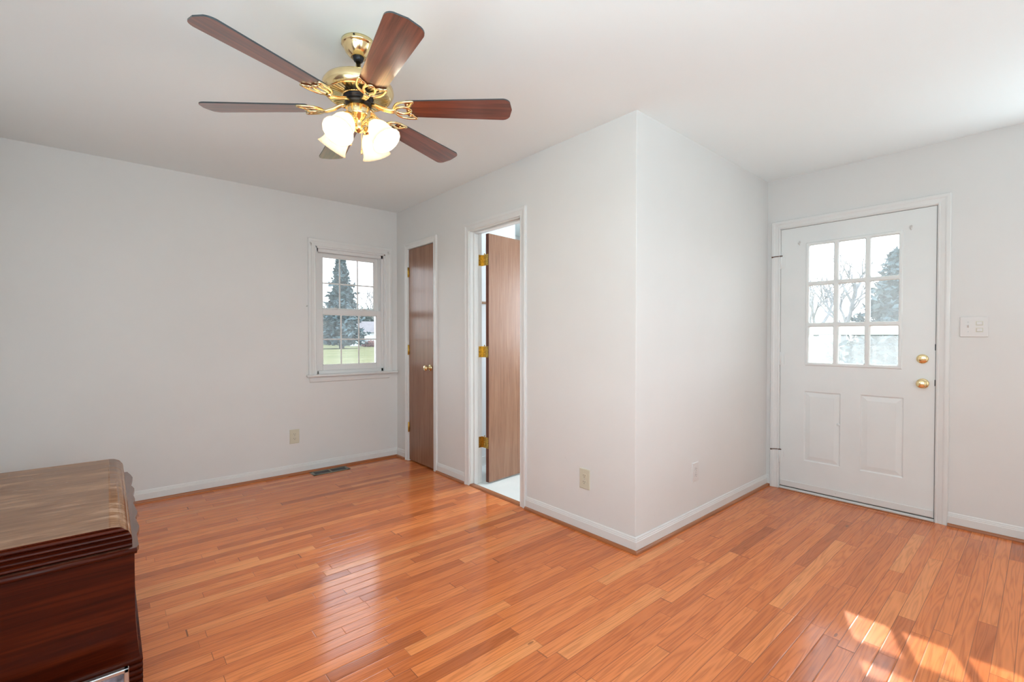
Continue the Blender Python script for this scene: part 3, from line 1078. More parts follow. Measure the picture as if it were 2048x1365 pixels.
# round floor drain cover / register in the bathroom
mb = MB()
mb.lathe([(0.10, 0.0), (0.10, 0.004), (0.085, 0.010), (0.08, 0.006)], (0.50, 1.80, 0.004), (0, 0, 1), 32)
vt = mb.build('floor_vent', MAT['register'], None, (0.5, 1.8, 0.004))
tag(vt, 'round dark vent on the bathroom floor behind the open door', 'vent')
mb = MB()
for r in (0.02, 0.04, 0.06):
    mb.lathe([(r - 0.006, 0.007), (r - 0.006, 0.010), (r + 0.006, 0.010), (r + 0.006, 0.007)], (0.50, 1.80, 0.004), (0, 0, 1), 28)
mb.build('grille', MAT['dark_metal'], vt)


# ------------------------------------------------------------------ outlets and switch
def outlet(label, mat, at, u, n, w=0.078, h=0.122):
    """duplex outlet; u: along-wall direction, n: outward normal"""
    u, n = Vector(u), Vector(n)
    at = Vector(at)
    root = empty('wall_outlet', at)
    tag(root, label, 'outlet')
    P = lambda a, z, t: tuple(at + u * a + Vector((0, 0, z)) + n * t)

    def plate(mb, a0, a1, z0, z1, t0, t1, b):
        lo_ = [(a0, z0), (a1, z0), (a1, z1), (a0, z1)]
        hi_ = [(a0 + b, z0 + b), (a1 - b, z0 + b), (a1 - b, z1 - b), (a0 + b, z1 - b)]
        v = [P(a, z, t0) for a, z in lo_] + [P(a, z, t1 - b * .5) for a, z in lo_] + [P(a, z, t1) for a, z in hi_]
        mb.add(v, [(0, 1, 2, 3), (8, 9, 10, 11)] + [(k, (k + 1) % 4, 4 + (k + 1) % 4, 4 + k) for k in range(4)] + [(4 + k, 4 + (k + 1) % 4, 8 + (k + 1) % 4, 8 + k) for k in range(4)])

    b = MB(); plate(b, -w / 2, w / 2, -h / 2, h / 2, 0, 0.0065, 0.004)
    b.build('cover_plate', mat, root)
    for dz in (0.0195, -0.0195):
        b = MB()
        poly = []
        for k in range(24):
            a = 2 * PI * k / 24
            poly.append((max(-0.0165, min(0.0165, 0.018 * math.cos(a))), max(-0.0135, min(0.0135, 0.0165 * math.sin(a)))))
        v = [P(a, z + dz, 0.006) for a, z in poly] + [P(a, z + dz, 0.0085) for a, z in poly]
        b.add(v, [tuple(range(24, 48))] + [(k, (k + 1) % 24, 24 + (k + 1) % 24, 24 + k) for k in range(24)])
        r = b.build('receptacle', mat, root)
        b = MB()
        for a, hh in ((-0.0065, 0.0085), (0.0065, 0.007)):
            b.add([P(a - 0.0013, dz + 0.003 - hh / 2, 0.0088), P(a + 0.0013, dz + 0.003 - hh / 2, 0.0088), P(a + 0.0013, dz + 0.003 + hh / 2, 0.0088), P(a - 0.0013, dz + 0.003 + hh / 2, 0.0088)], [(0, 1, 2, 3)])
        b.add([P(0.0026 * math.cos(k * PI / 4), dz - 0.0075 + 0.0026 * math.sin(k * PI / 4), 0.0088) for k in range(8)], [tuple(range(8))])
        b.build('slot', MAT['slot'], r)
    b = MB(); b.lathe([(0.003, 0.006), (0.003, 0.0078), (0.0, 0.008)], at, n, 12)
    b.build('screw', MAT['steel'], root)
    return root


outlet('ivory outlet on the far wall, left of the window and above the floor vent', MAT['ivory'], (-0.977, A, 0.332), (1, 0, 0), (0, -1, 0))
outlet('ivory outlet on the partition between bathroom door and outside corner', MAT['ivory'], (0.0, 0.361, 0.329), (0, -1, 0), (-1, 0, 0))
outlet('white outlet right of the outside corner, low on the wall', MAT['white_plastic'], (0.660, 0.0, 0.325), (1, 0, 0), (0, -1, 0))

sw = empty('light_switch', (B, -1.189, 1.2595))
tag(sw, 'white two gang switch plate with toggle and rockers, right of entry door', 'switch')
mb = MB()
mb.box(B - 0.006, B, -1.252, -1.126, 1.197, 1.322, 0, 0.004)
mb.build('cover_plate', MAT['white_plastic'], sw)
mb = MB()
mb.box(B - 0.0075, B - 0.004, -1.168, -1.158, 1.247, 1.272)
mb.add([(B - 0.006, -1.167, 1.252), (B - 0.006, -1.159, 1.252), (B - 0.018, -1.160, 1.270), (B - 0.018, -1.166, 1.270), (B - 0.006, -1.167, 1.262), (B - 0.006, -1.159, 1.262), (B - 0.015, -1.160, 1.274), (B - 0.015, -1.166, 1.274)],
       [(0, 1, 2, 3), (4, 7, 6, 5), (0, 4, 5, 1), (3, 2, 6, 7), (0, 3, 7, 4), (1, 5, 6, 2)])
mb.build('toggle', MAT['white_plastic'], sw)
for z in (1.2795, 1.2395):
    mb = MB(); mb.box(B - 0.010, B - 0.005, -1.226, -1.200, z - 0.010, z + 0.010, 0, 0.003)
    mb.build('rocker', MAT['white_plastic'], sw)
    mb = MB(); mb.box(B - 0.0064, B - 0.006, -1.229, -1.197, z - 0.013, z + 0.013)
    mb.build('rocker_gap', MAT['ivory'], sw)
for z in (1.289, 1.229):
    mb = MB()
    mb.lathe([(0.003, 0), (0.002, 0.0015)], (B - 0.006, -1.163, z), (-1, 0, 0), 10)
    mb.build('screw', MAT['steel'], sw)

# ------------------------------------------------------------------ floor register
rg = empty('floor_register', (-0.705, 2.70, 0.0))
tag(rg, 'brown metal floor register against the far wall', 'vent')
RX0, RX1, RY0, RY1 = -0.868, -0.545, 2.640, 2.762
mb = MB()
mb.box(RX0, RX1, RY0, RY0 + 0.022, 0.0, 0.005, 0, 0.002); mb.box(RX0, RX1, RY1 - 0.022, RY1, 0.0, 0.005, 0, 0.002)
mb.box(RX0, RX0 + 0.026, RY0, RY1, 0.0, 0.005, 0, 0.002); mb.box(RX1 - 0.026, RX1, RY0, RY1, 0.0, 0.005, 0, 0.002)
mb.box(-0.713, -0.698, RY0, RY1, 0.0, 0.004)
mb.build('frame', MAT['register'], rg)
mb = MB(); mb.box(RX0 + 0.02, RX1 - 0.02, RY0 + 0.02, RY1 - 0.02, 0.0004, 0.0015)
mb.build('duct_opening', MAT['slot'], rg)
mb = MB()
for k in range(24):
    x = RX0 + 0.03 + k * 0.0112
    mb.add([(x, RY0 + 0.02, 0.0016), (x + 0.006, RY0 + 0.02, 0.0036), (x + 0.006, RY1 - 0.02, 0.0036), (x, RY1 - 0.02, 0.0016)], [(0, 1, 2, 3)])
mb.build('louvre', MAT['dark_metal'], rg)


# ------------------------------------------------------------------ curtain rod brackets, nail
def bracket(label, at, n, u):
    n, u = Vector(n), Vector(u)
    at = Vector(at)
    b = MB()
    b.lathe([(0.010, 0.0), (0.010, 0.002), (0.004, 0.003)], at + Vector((0, 0, 0.010)), n, 14)
    b.tube([at + Vector((0, 0, 0.012)) + n * 0.002, at + n * 0.012 + Vector((0, 0, 0.0)), at + n * 0.020 + Vector((0, 0, -0.008)), at + n * 0.026 + Vector((0, 0, 0.004))], 0.003, 8)
    b.lathe([(0.004, 0.0), (0.003, 0.003), (0.0, 0.004)], at + Vector((0, 0, -0.010)), n, 10)
    o = b.build('curtain_bracket', MAT['white_plastic'], None, at)
    return tag(o, label, 'bracket', 'white curtain rod brackets')


bracket('white curtain bracket at the upper left of the window casing', (-0.836, A - 0.0165, 2.020), (0, -1, 0), (1, 0, 0))
bracket('white curtain bracket at the upper right of the window casing', (-0.100, A - 0.0125, 2.020), (0, -1, 0), (1, 0, 0))
bracket('white curtain bracket on the entry door, upper left of the panes', (XD, -0.229, 1.915), (-1, 0, 0), (0, 1, 0))
bracket('white curtain bracket on the entry door, upper right of the panes', (XD, -0.886, 1.918), (-1, 0, 0), (0, 1, 0))
mb = MB(); mb.tube([(-0.868, A - 0.001, 1.468), (-0.868, A - 0.012, 1.469), (-0.872, A - 0.022, 1.474)], 0.003, 8)
mb.lathe([(0.006, 0), (0.006, 0.002)], (-0.868, A - 0.001, 1.468), (0, -1, 0), 10)
tag(mb.build('wall_hook', MAT['steel'], None, (-0.868, A, 1.468)), 'tiny hook in the wall beside the left window casing', 'hook')

# ------------------------------------------------------------------ ceiling fan
FX, FY = -1.3878, 0.4339
fan = empty('ceiling_fan', (FX, FY, H))
tag(fan, 'polished brass ceiling fan with six dark wooden blades and four lit shades', 'ceiling fan')
FZ = lambda p: (FX, FY, p)
mb = MB()
mb.lathe([(0.060, 0.0), (0.068, -0.002), (0.068, -0.016), (0.065, -0.020), (0.062, -0.021), (0.060, -0.026), (0.053, -0.042), (0.040, -0.058), (0.032, -0.064), (0.030, -0.066), (0.022, -0.064)], FZ(H), (0, 0, 1), 48)
cn = mb.build('canopy', MAT['brass'], fan)
for k in range(4):
    a = math.radians(225 + k * 90 + 8)
    mb = MB()
    mb.lathe([(0.004, 0.0), (0.004, 0.003)], (FX + 0.067 * math.cos(a), FY + 0.067 * math.sin(a), H - 0.009), (math.cos(a), math.sin(a), 0), 8)
    mb.build('screw', MAT['dark_metal'], cn)
mb = MB(); mb.lathe([(0.0, -0.050), (0.020, -0.056), (0.024, -0.066), (0.018, -0.080), (0.012, -0.084)], FZ(H), (0, 0, 1), 32)
mb.build('hanger_ball', MAT['dark_metal'], fan)
mb = MB(); mb.lathe([(0.0105, 2.375), (0.0105, 2.285), (0.024, 2.280), (0.024, 2.268)], FZ(0), (0, 0, 1), 24)
mb.build('downrod', MAT['brass'], fan)
mb = MB()
mb.lathe([(0.0, 2.276), (0.060, 2.276), (0.110, 2.272), (0.134, 2.263), (0.143, 2.250), (0.145, 2.236), (0.1435, 2.228), (0.139, 2.218), (0.132, 2.210), (0.127, 2.206), (0.122, 2.206), (0.121, 2.212)], FZ(0), (0, 0, 1), 72)
mb.build('motor_housing', MAT['brass'], fan)
mb = MB()
mb.lathe([(0.0, 2.2115), (0.124, 2.2115), (0.124, 2.214), (0.0, 2.214)], FZ(0), (0, 0, 1), 48, caps=False)
vg = mb.build('vent_plate', MAT['slot'], fan)
mb = MB()
for k in range(44):
    a = 2 * PI * k / 44
    e = Vector((math.cos(a), math.sin(a), 0)); t = Vector((-e.y, e.x, 0))
    c = Vector((FX, FY, 0))
    v = []
    for z in (2.206, 2.211):
        for r, w in ((0.066, 0.0033), (0.122, 0.0065)):
            for s in (-1, 1):
                q = c + e * r + t * s * w
                v.append((q.x, q.y, z))
    mb.add(v, [(0, 1, 3, 2), (4, 6, 7, 5), (0, 4, 5, 1), (2, 3, 7, 6), (0, 2, 6, 4), (1, 5, 7, 3)])
mb.lathe([(0.062, 2.2055), (0.068, 2.2055), (0.068, 2.211), (0.062, 2.211)], FZ(0), (0, 0, 1), 40, caps=False)
mb.build('vent_grille', MAT['brass'], vg)
mb = MB()
mb.lathe([(0.0, 2.211), (0.060, 2.211), (0.060, 2.200), (0.052, 2.198), (0.050, 2.188), (0.056, 2.185), (0.056, 2.176), (0.046, 2.172), (0.0, 2.172)], FZ(0), (0, 0, 1), 40)
mb.build('flywheel', MAT['dark_metal'], fan)
mb = MB()
mb.lathe([(0.0, 2.174), (0.044, 2.174), (0.0485, 2.170), (0.0485, 2.130), (0.046, 2.126), (0.040, 2.122), (0.030, 2.112), (0.022, 2.106), (0.020, 2.090), (0.024, 2.082), (0.020, 2.070), (0.010, 2.062), (0.0, 2.058)], FZ(0), (0, 0, 1), 48)
mb.build('switch_housing', MAT['brass'], fan)

# blades: six, 60 degrees apart
BZ, PITCH = 2.1630, math.radians(-10.2)
RT = 0.648


def blade_parts(first):
    """one blade along +X of its own frame, built at the fan axis"""
    out = {}
    pts = []

    def corner(cx_, cy_, r, a0, a1, n=7):
        return [(cx_ + r * math.cos(a0 + (a1 - a0) * k / n), cy_ + r * math.sin(a0 + (a1 - a0) * k / n)) for k in range(n + 1)]
    r0, w0, w1 = 0.200, 0.050, 0.0655
    rc = 0.034
    pts += corner(r0 + 0.012, w0 - 0.012, 0.012, PI, PI / 2, 4)
    pts += corner(RT - rc - 0.006, w1 - rc, rc, PI / 2, 0.35)
    pts += [(RT, 0.0)]
    pts += corner(RT - rc - 0.006, -w1 + rc, rc, -0.35, -PI / 2)
    pts += corner(r0 + 0.012, -w0 + 0.012, 0.012, -PI / 2, -PI, 4)
    b = MB()
    n = len(pts)
    th = 0.0055
    lo_ = [(x, y, -th / 2) for x, y in pts]
    hi_ = [(x, y, th / 2) for x, y in pts]
    b.add(lo_ + hi_, [tuple(range(n))[::-1], tuple(range(n, 2 * n))], 0)
    b.add(lo_ + hi_, [(i, (i + 1) % n, n + (i + 1) % n, n + i) for i in range(n)], 1)
    out['blade'] = b
    # ornate iron: arm, leaf outline with loops
    b = MB()
    zt = -0.0075
    arm = [(0.050, 0, 0.016), (0.075, 0, 0.010), (0.105, 0, -0.004), (0.135, 0, -0.012), (0.160, 0, -0.012)]
    for s in (-1, 1):
        b.tube([(x, s * 0.006, z) for x, _, z in arm], 0.0062, 8)
    b.tube(arm, 0.0058, 8)

    def loop(c, hw, hl, rot, rad, k=26, sharp=1.0):
        p = []
        for i in range(k):
            a = 2 * PI * i / k
            x = hl * math.cos(a)
            y = hw * math.sin(a) * (1 - 0.42 * sharp * math.cos(a))
            p.append((c[0] + x * math.cos(rot) - y * math.sin(rot), c[1] + x * math.sin(rot) + y * math.cos(rot), zt))
        b.tube(p, rad, 8, True)
    loop((0.188, 0.0), 0.021, 0.034, 0.0, 0.0052, 28, 0.3)
    for sg in (-1, 1):
        ctl = [(0.150, 0.004), (0.156, 0.024), (0.170, 0.041), (0.190, 0.050), (0.212, 0.053), (0.238, 0.053), (0.228, 0.040), (0.221, 0.026), (0.206, 0.020), (0.188, 0.022), (0.170, 0.016)]
        pth = []
        m_ = len(ctl)
        for i in range(m_):
            p0, p1, p2, p3 = (Vector((*ctl[(i + q) % m_], 0)) for q in (-1, 0, 1, 2))
            for t_ in (0.0, 0.33, 0.66):
                q = 0.5 * ((2 * p1) + (p2 - p0) * t_ + (2 * p0 - 5 * p1 + 4 * p2 - p3) * t_ ** 2 + (3 * p1 - p0 - 3 * p2 + p3) * t_ ** 3)
                pth.append((q.x, sg * q.y, zt))
        b.tube(pth, 0.0050, 8, True)
    for (x, y) in ((0.214, 0.0), (0.214, 0.036), (0.214, -0.036)):
        b.lathe([(0.0055, -0.003), (0.0055, -0.0095), (0.003, -0.0115), (0.0, -0.012)], (x, y, 0), (0, 0, 1), 12)
    out['iron'] = b
    return out


bp_ = blade_parts(True)
first_blade = bp_['blade'].build('blade', [MAT['blade'], MAT['blade_edge']], fan)
first_iron = bp_['iron'].build('blade_iron', MAT['brass'], fan)
for k in range(6):
    if k == 0:
        bl, ir = first_blade, first_iron
    else:
        bl, ir = first_blade.copy(), first_iron.copy()
        C.objects.link(bl); C.objects.link(ir)
    a = math.radians(20.0 + 60 * k)
    for o in (bl, ir):
        o.parent = fan
        o.location = (0, 0, BZ - H)
        o.rotation_mode = 'XYZ'
        o.rotation_euler = (Matrix.Rotation(a, 3, 'Z') @ Matrix.Rotation(PITCH, 3, 'X')).to_euler()

# four light arms with shades
AZ = [212, 302, 32, 122]
TILT = math.radians(38)


def light_kit():
    arm, holder, shade, bulb = MB(), MB(), MB(), MB()
    p0 = Vector((0.060, 0, 2.105 - H))
    d = Vector((math.sin(TILT), 0, -math.cos(TILT)))
    arm.tube([(0.018, 0, 2.094 - H), (0.032, 0, 2.100 - H), (0.046, 0, 2.108 - H), (0.056, 0, 2.106 - H), tuple(p0 + d * 0.004)], 0.007, 10)
    holder.lathe([(0.008, -0.006), (0.018, -0.002), (0.0235, 0.006), (0.0245, 0.020), (0.0225, 0.022)], p0, d, 28)
    for k in range(3):
        a = 2 * PI * k / 3
        u = d.orthogonal().normalized(); w = d.cross(u)
        q = p0 + d * 0.013 + (u * math.cos(a) + w * math.sin(a)) * 0.024
        holder.lathe([(0.003, 0), (0.003, 0.006)], q, u * math.cos(a) + w * math.sin(a), 8)
    # ribbed bell
    prof = [(0.022, 0.010), (0.023, 0.020), (0.030, 0.030), (0.040, 0.045), (0.046, 0.062), (0.049, 0.080), (0.052, 0.098), (0.057, 0.112), (0.064, 0.122)]
    u = Vector(d).orthogonal().normalized(); w = Vector(d).cross(u)
    seg = 64

    def ring(r, h, rib):
        return [p0 + d * h + (u * math.cos(2 * PI * k / seg) + w * math.sin(2 * PI * k / seg)) * (r * (1 + rib * math.cos(2 * PI * k / seg * 16))) for k in range(seg)]
    rings = [ring(r, h, 0.012) for r, h in prof] + [ring(r - 0.0022, h, 0.012) for r, h in prof[::-1]]
    v = [q for rg_ in rings for q in rg_]
    f = [(i * seg + k, i * seg + (k + 1) % seg, (i + 1) * seg + (k + 1) % seg, (i + 1) * seg + k) for i in range(len(rings) - 1) for k in range(seg)]
    shade.add(v, f, 0, True)
    bulb.lathe([(0.010, 0.016), (0.012, 0.030), (0.018, 0.046), (0.022, 0.062), (0.020, 0.076), (0.012, 0.084), (0.0, 0.087)], p0, d, 24)
    return arm, holder, shade, bulb, p0 + d * 0.066


arm, holder, shade, bulb, bc = light_kit()


def at_fan(mb, name, mat):
    o = mb.build(name, mat)
    o.parent = fan
    return o


kit = [at_fan(arm, 'light_arm', MAT['brass']), None, at_fan(shade, 'glass_shade', MAT['shade']), None]
hold = holder.build('shade_holder', MAT['brass'])
hold.parent = kit[0]
bulb_o = bulb.build('bulb', MAT['bulb'])
bulb_o.parent = kit[2]
for k, az in enumerate(AZ):
    if k == 0:
        a_, h_, s_, b_ = kit[0], hold, kit[2], bulb_o
    else:
        a_, h_, s_, b_ = kit[0].copy(), hold.copy(), kit[2].copy(), bulb_o.copy()
        for o in (a_, h_, s_, b_):
            C.objects.link(o)
        a_.parent = fan; s_.parent = fan
        h_.parent = a_; b_.parent = s_
    for o in (a_, s_):
        o.rotation_euler = (0, 0, math.radians(az))
    ld = bpy.data.lights.new('fan_bulb', 'POINT')
    ld.energy = 3.2
    ld.color = (1.0, 0.88, 0.70)
    ld.shadow_soft_size = 0.024
    lo_ = bpy.data.objects.new('fan_bulb', ld)
    C.objects.link(lo_)
    lo_.parent = s_
    lo_.location = bc + (Vector((math.sin(TILT), 0, -math.cos(TILT))) * 0.045)
# pull chains
for (x, y, z1, nm) in ((0.004, -0.020, 1.985, 0), (-0.022, 0.030, 2.03, 1)):
    mb = MB()
    z = 2.10
    while z > z1:
        mb.lathe([(0.0, -0.0022), (0.0018, 0.0), (0.0, 0.0022)], (FX + x, FY + y, z), (0, 0, 1), 6)
        z -= 0.0042
    mb.lathe([(0.0, 0.0), (0.003, -0.004), (0.0045, -0.016), (0.003, -0.020), (0.0, -0.021)], (FX + x, FY + y, z1), (0, 0, 1), 10)
    mb.build('pull_chain', MAT['brass'], fan)

# ------------------------------------------------------------------ cedar chest
chest = empty('blanket_chest', (-2.40, 0.96, 0.0))
tag(chest, 'dark mahogany blanket chest with rounded worn lid along the left wall', 'chest')
XBK = -2.665
YN, YF = 0.427, 1.512
ZT = 0.600
# lid: rounded waterfall front, reeded ends
mb = MB()
prof = []
R_ = 0.050
n = 36
zb_ = 0.526
for i in range(n + 1):
    z = zb_ + (ZT - zb_) * i / n
    # rounded upper front corner
    if z > ZT - R_:
        dz = z - (ZT - R_)
        x = -2.143 - (R_ - math.sqrt(max(0.0, R_ * R_ - dz * dz))) * 1.0
    else:
        x = -2.143
    reed = 0.0
    q = (z - zb_) / (ZT - zb_)
    if q < 0.93:
        reed = 0.012 * abs(math.sin(PI * q / 0.93 * 4)) ** 0.8 - 0.006
    prof.append((x, YN - reed, YF + reed, z))
prof += [(-2.20, YN, YF, ZT), (-2.235, YN, YF, ZT)]
vn, vf, bn, bf = [], [], [], []
for (x, y0, y1, z) in prof:
    vn.append((x, y0, z)); vf.append((x, y1, z)); bn.append((XBK, y0, z)); bf.append((XBK, y1, z))
m = len(prof)
mb.add(vn + vf, [(i, i + 1, m + i + 1, m + i) for i in range(m - 1)], 1, True)
mb.add(vn + bn, [(i, i + 1, m + i + 1, m + i) for i in range(m - 1)], 0)
mb.add(vf + bf, [(i, i + 1, m + i + 1, m + i) for i in range(m - 1)], 0)
mb.add(bn + bf, [(i, i + 1, m + i + 1, m + i) for i in range(m - 1)], 0)
mb.add([vn[-1], vf[-1], bf[-1], bn[-1]], [(0, 1, 2, 3)], 1)
mb.add([vn[0], vf[0], bf[0], bn[0]], [(0, 1, 2, 3)], 0)
mb.build('lid', [MAT['chest'], MAT['chest_top']], chest)
# rim: moulding under the lid with a carved wavy front edge
wave = [(-2.132, 0.415), (-2.1265, 0.432), (-2.1270, 0.500), (-2.128, 0.538), (-2.122, 0.578), (-2.1175, 0.618), (-2.121, 0.675), (-2.125, 0.73), (-2.119, 0.766), (-2.116, 0.798), (-2.120, 0.868), (-2.125, 0.933),
        (-2.119, 0.962), (-2.117, 0.988), (-2.119, 1.03), (-2.122, 1.066), (-2.116, 1.115), (-2.113, 1.159), (-2.119, 1.205), (-2.126, 1.247), (-2.117, 1.31), (-2.112, 1.375), (-2.118, 1.44), (-2.129, 1.51)]
mb = MB()
poly = [(XBK, 0.413)] + wave + [(XBK, 1.526)]
mb.prism(poly, 0.5105, 0.5255)
mb.tube([(XBK, 0.416, 0.518), (-2.135, 0.416, 0.518)], 0.0085, 12)
mb.build('carved_rim', MAT['chest_front'], chest)
mb = MB()
mb.tube([(XBK, 0.4135, 0.5165), (-2.132, 0.4135, 0.5165)], 0.0095, 12)
mb.build('rim_bead', MAT['chest'], chest)
# body with a front that flares out towards the base
mb = MB()
sec = []
for i in range(25):
    z = 0.165 + (0.5105 - 0.165) * i / 24
    t_ = (0.5105 - z) / 0.345
    sec.append((-2.1375 + 0.0105 * max(0.0, (t_ - 0.55) / 0.45) ** 1.6, z))
m = len(sec)
near = [(x, YN + 0.002, z) for x, z in sec]; far_ = [(x, YF - 0.002, z) for x, z in sec]
nb = [(XBK, YN + 0.002, z) for x, z in sec]; fb = [(XBK, YF - 0.002, z) for x, z in sec]
mb.add(near + far_, [(i, i + 1, m + i + 1, m + i) for i in range(m - 1)], 1, True)
mb.add(near + nb, [(i, i + 1, m + i + 1, m + i) for i in range(m - 1)], 0)
mb.add(far_ + fb, [(i, i + 1, m + i + 1, m + i) for i in range(m - 1)], 0)
mb.add(nb + fb, [(i, i + 1, m + i + 1, m + i) for i in range(m - 1)], 0)
mb.build('body', [MAT['chest'], MAT['chest_front']], chest)
# reeded base
mb = MB()
for k in range(7):
    zc = 0.155 - k * 0.0195
    r = 0.0105
    mb.tube([(XBK, YN, zc), (-2.1285, YN, zc), (-2.1285, YF, zc), (XBK, YF, zc)], r, 12)
mb.box(XBK, -2.130, YN, YF, 0.020, 0.166)
mb.box(XBK + 0.01, -2.16, YN + 0.02, YF - 0.02, 0.0, 0.03)
mb.build('reeded_base', MAT['chest'], chest)
# keyhole scratch strip: brass escutcheon on the front
mb = MB(); mb.lathe([(0.014, 0.0), (0.013, 0.002), (0.0, 0.003)], (-2.1375, 0.97, 0.47), (1, 0, 0), 20)
mb.build('lock_escutcheon', MAT['old_brass'], chest)

# grey framed panel leaning at the near end of the chest; only its top corner shows
fp = empty('picture_frame', (-2.36, 0.36, 0.0))
tag(fp, 'silver edged picture frame standing on the floor against the near end of chest', 'picture frame')
mb = MB()
FXR, FXL, FT = -2.157, -2.58, 0.202
for (xa, xb, za, zb2) in ((FXL, FXR, FT - 0.012, FT), (FXL, FXR, 0.0, 0.012), (FXL, FXL + 0.012, 0.0, FT), (FXR - 0.012, FXR, 0.0, FT)):
    mb.box(xa, xb, 0.312, 0.330, za, zb2, 0, 0.002)
mb.build('frame', MAT['steel'], fp)
mb = MB(); mb.box(FXL + 0.01, FXR - 0.01, 0.318, 0.326, 0.01, FT - 0.01)
mb.build('picture', plain('grey_photo_print', (0.25, 0.25, 0.30), 0.25, var=0.9, vscale=18), fp)

# ------------------------------------------------------------------ windows added out of view to light the room and bathroom
def added_window(name, label, fn, a0, a1, z0, z1, nx, nz):
    root = empty(name, fn((a0 + a1) / 2, z0, 0))
    struct(root, label, 'window')
    b = MB()

    def bx(p0, p1, q0, q1, t0, t1):
        v = [fn(p, q, t) for t in (t0, t1) for (p, q) in ((p0, q0), (p1, q0), (p1, q1), (p0, q1))]
        b.add(v, [(0, 3, 2, 1), (4, 5, 6, 7), (0, 1, 5, 4), (1, 2, 6, 5), (2, 3, 7, 6), (3, 0, 4, 7)])
    for i in range(nx + 1):
        p = a0 + (a1 - a0) * i / nx
        w = 0.03 if i in (0, nx) else 0.012
        bx(p - w, p + w, z0, z1, -0.07, -0.03)
    for j in range(nz + 1):
        q = z0 + (z1 - z0) * j / nz
        w = 0.03 if j in (0, nz) else 0.012
        bx(a0, a1, q - w, q + w, -0.072, -0.028)
    b.build('window_frame', MAT['vinyl'], root)
    b = MB()
    casing(b, casing_prof(0.06), a0, a1, z0, z1, fn)
    b.build('casing', MAT['trim'], root)
    return root


added_window('added_window_2', 'added wide window behind the camera, unseen, to light the room', lambda a, z, t: (a, YB + t, z), -2.55, -1.15, 0.8, 2.1, 4, 2)
added_window('added_window_3', 'added fill window in the entry wall, out of view on the right', lambda a, z, t: (B - t, a, z), -2.2, -1.55, 0.95, 2.05, 2, 2)
added_window('added_window_4', 'added fill window in the left wall, out of view', lambda a, z, t: (XL + t, a, z), -1.35, -0.25, 0.9, 2.1, 3, 2)
added_window('added_window_5', 'added bathroom window, out of view, to light the bathroom', lambda a, z, t: (B - t, a, z), 0.6, 1.3, 1.05, 1.95, 2, 2)

# ------------------------------------------------------------------ storm door outside
sd = empty('door_4', (B + E_, -0.55, 0.0))
struct(sd, 'white storm door outside the entry door, seen through its panes', 'door')
SX = B + E_ - 0.035
mb = MB()
mb.box(SX, SX + 0.03, -1.016, -0.93, 0.02, 2.04); mb.box(SX, SX + 0.03, -0.185, -0.0975, 0.02, 2.04)
mb.box(SX, SX + 0.03, -0.93, -0.185, 1.94, 2.04); mb.box(SX, SX + 0.03, -0.93, -0.185, 0.02, 0.18)
mb.build('frame', MAT['rail_white'], sd)
mb = MB()
mb.box(SX, SX + 0.03, -0.93, -0.185, 1.212, 1.272, 0, 0.004)
mb.box(SX + 0.004, SX + 0.026, -0.93, -0.185, 1.272, 1.280)
mb.build('mid_rail', MAT['rail_white'], sd)
mb = MB(); mb.box(SX + 0.012, SX + 0.016, -0.93, -0.185, 1.275, 1.94)
mb.build('pane', MAT['door_glass'], sd)
mb = MB(); mb.box(SX + 0.012, SX + 0.016, -0.93, -0.185, 0.18, 1.215)
mb.build('pane', MAT['screen_glass'], sd)

# ------------------------------------------------------------------ outdoors
GZ = -0.45
mb = MB()
nx_, ny_ = 40, 40
for i in range(nx_):
    for j in range(ny_):
        x0 = -150 + 400 * i / nx_; x1 = -150 + 400 * (i + 1) / nx_
        y0 = -150 + 400 * j / ny_; y1 = -150 + 400 * (j + 1) / ny_
        mb.add([(x0, y0, GZ), (x1, y0, GZ), (x1, y1, GZ), (x0, y1, GZ)], [(0, 1, 2, 3)])
lawn = mb.build('lawn', MAT['lawn'])
tag(lawn, 'mown lawn outside, seen through the lower sash', 'lawn', None, 'structure')

CAM = Vector(cam.location)


def along(dx, dy, dist):
    """ground point at a distance from the camera in a plan direction"""
    d = Vector((dx, dy, 0)).normalized()
    p = CAM + d * dist
    return Vector((p.x, p.y, GZ))


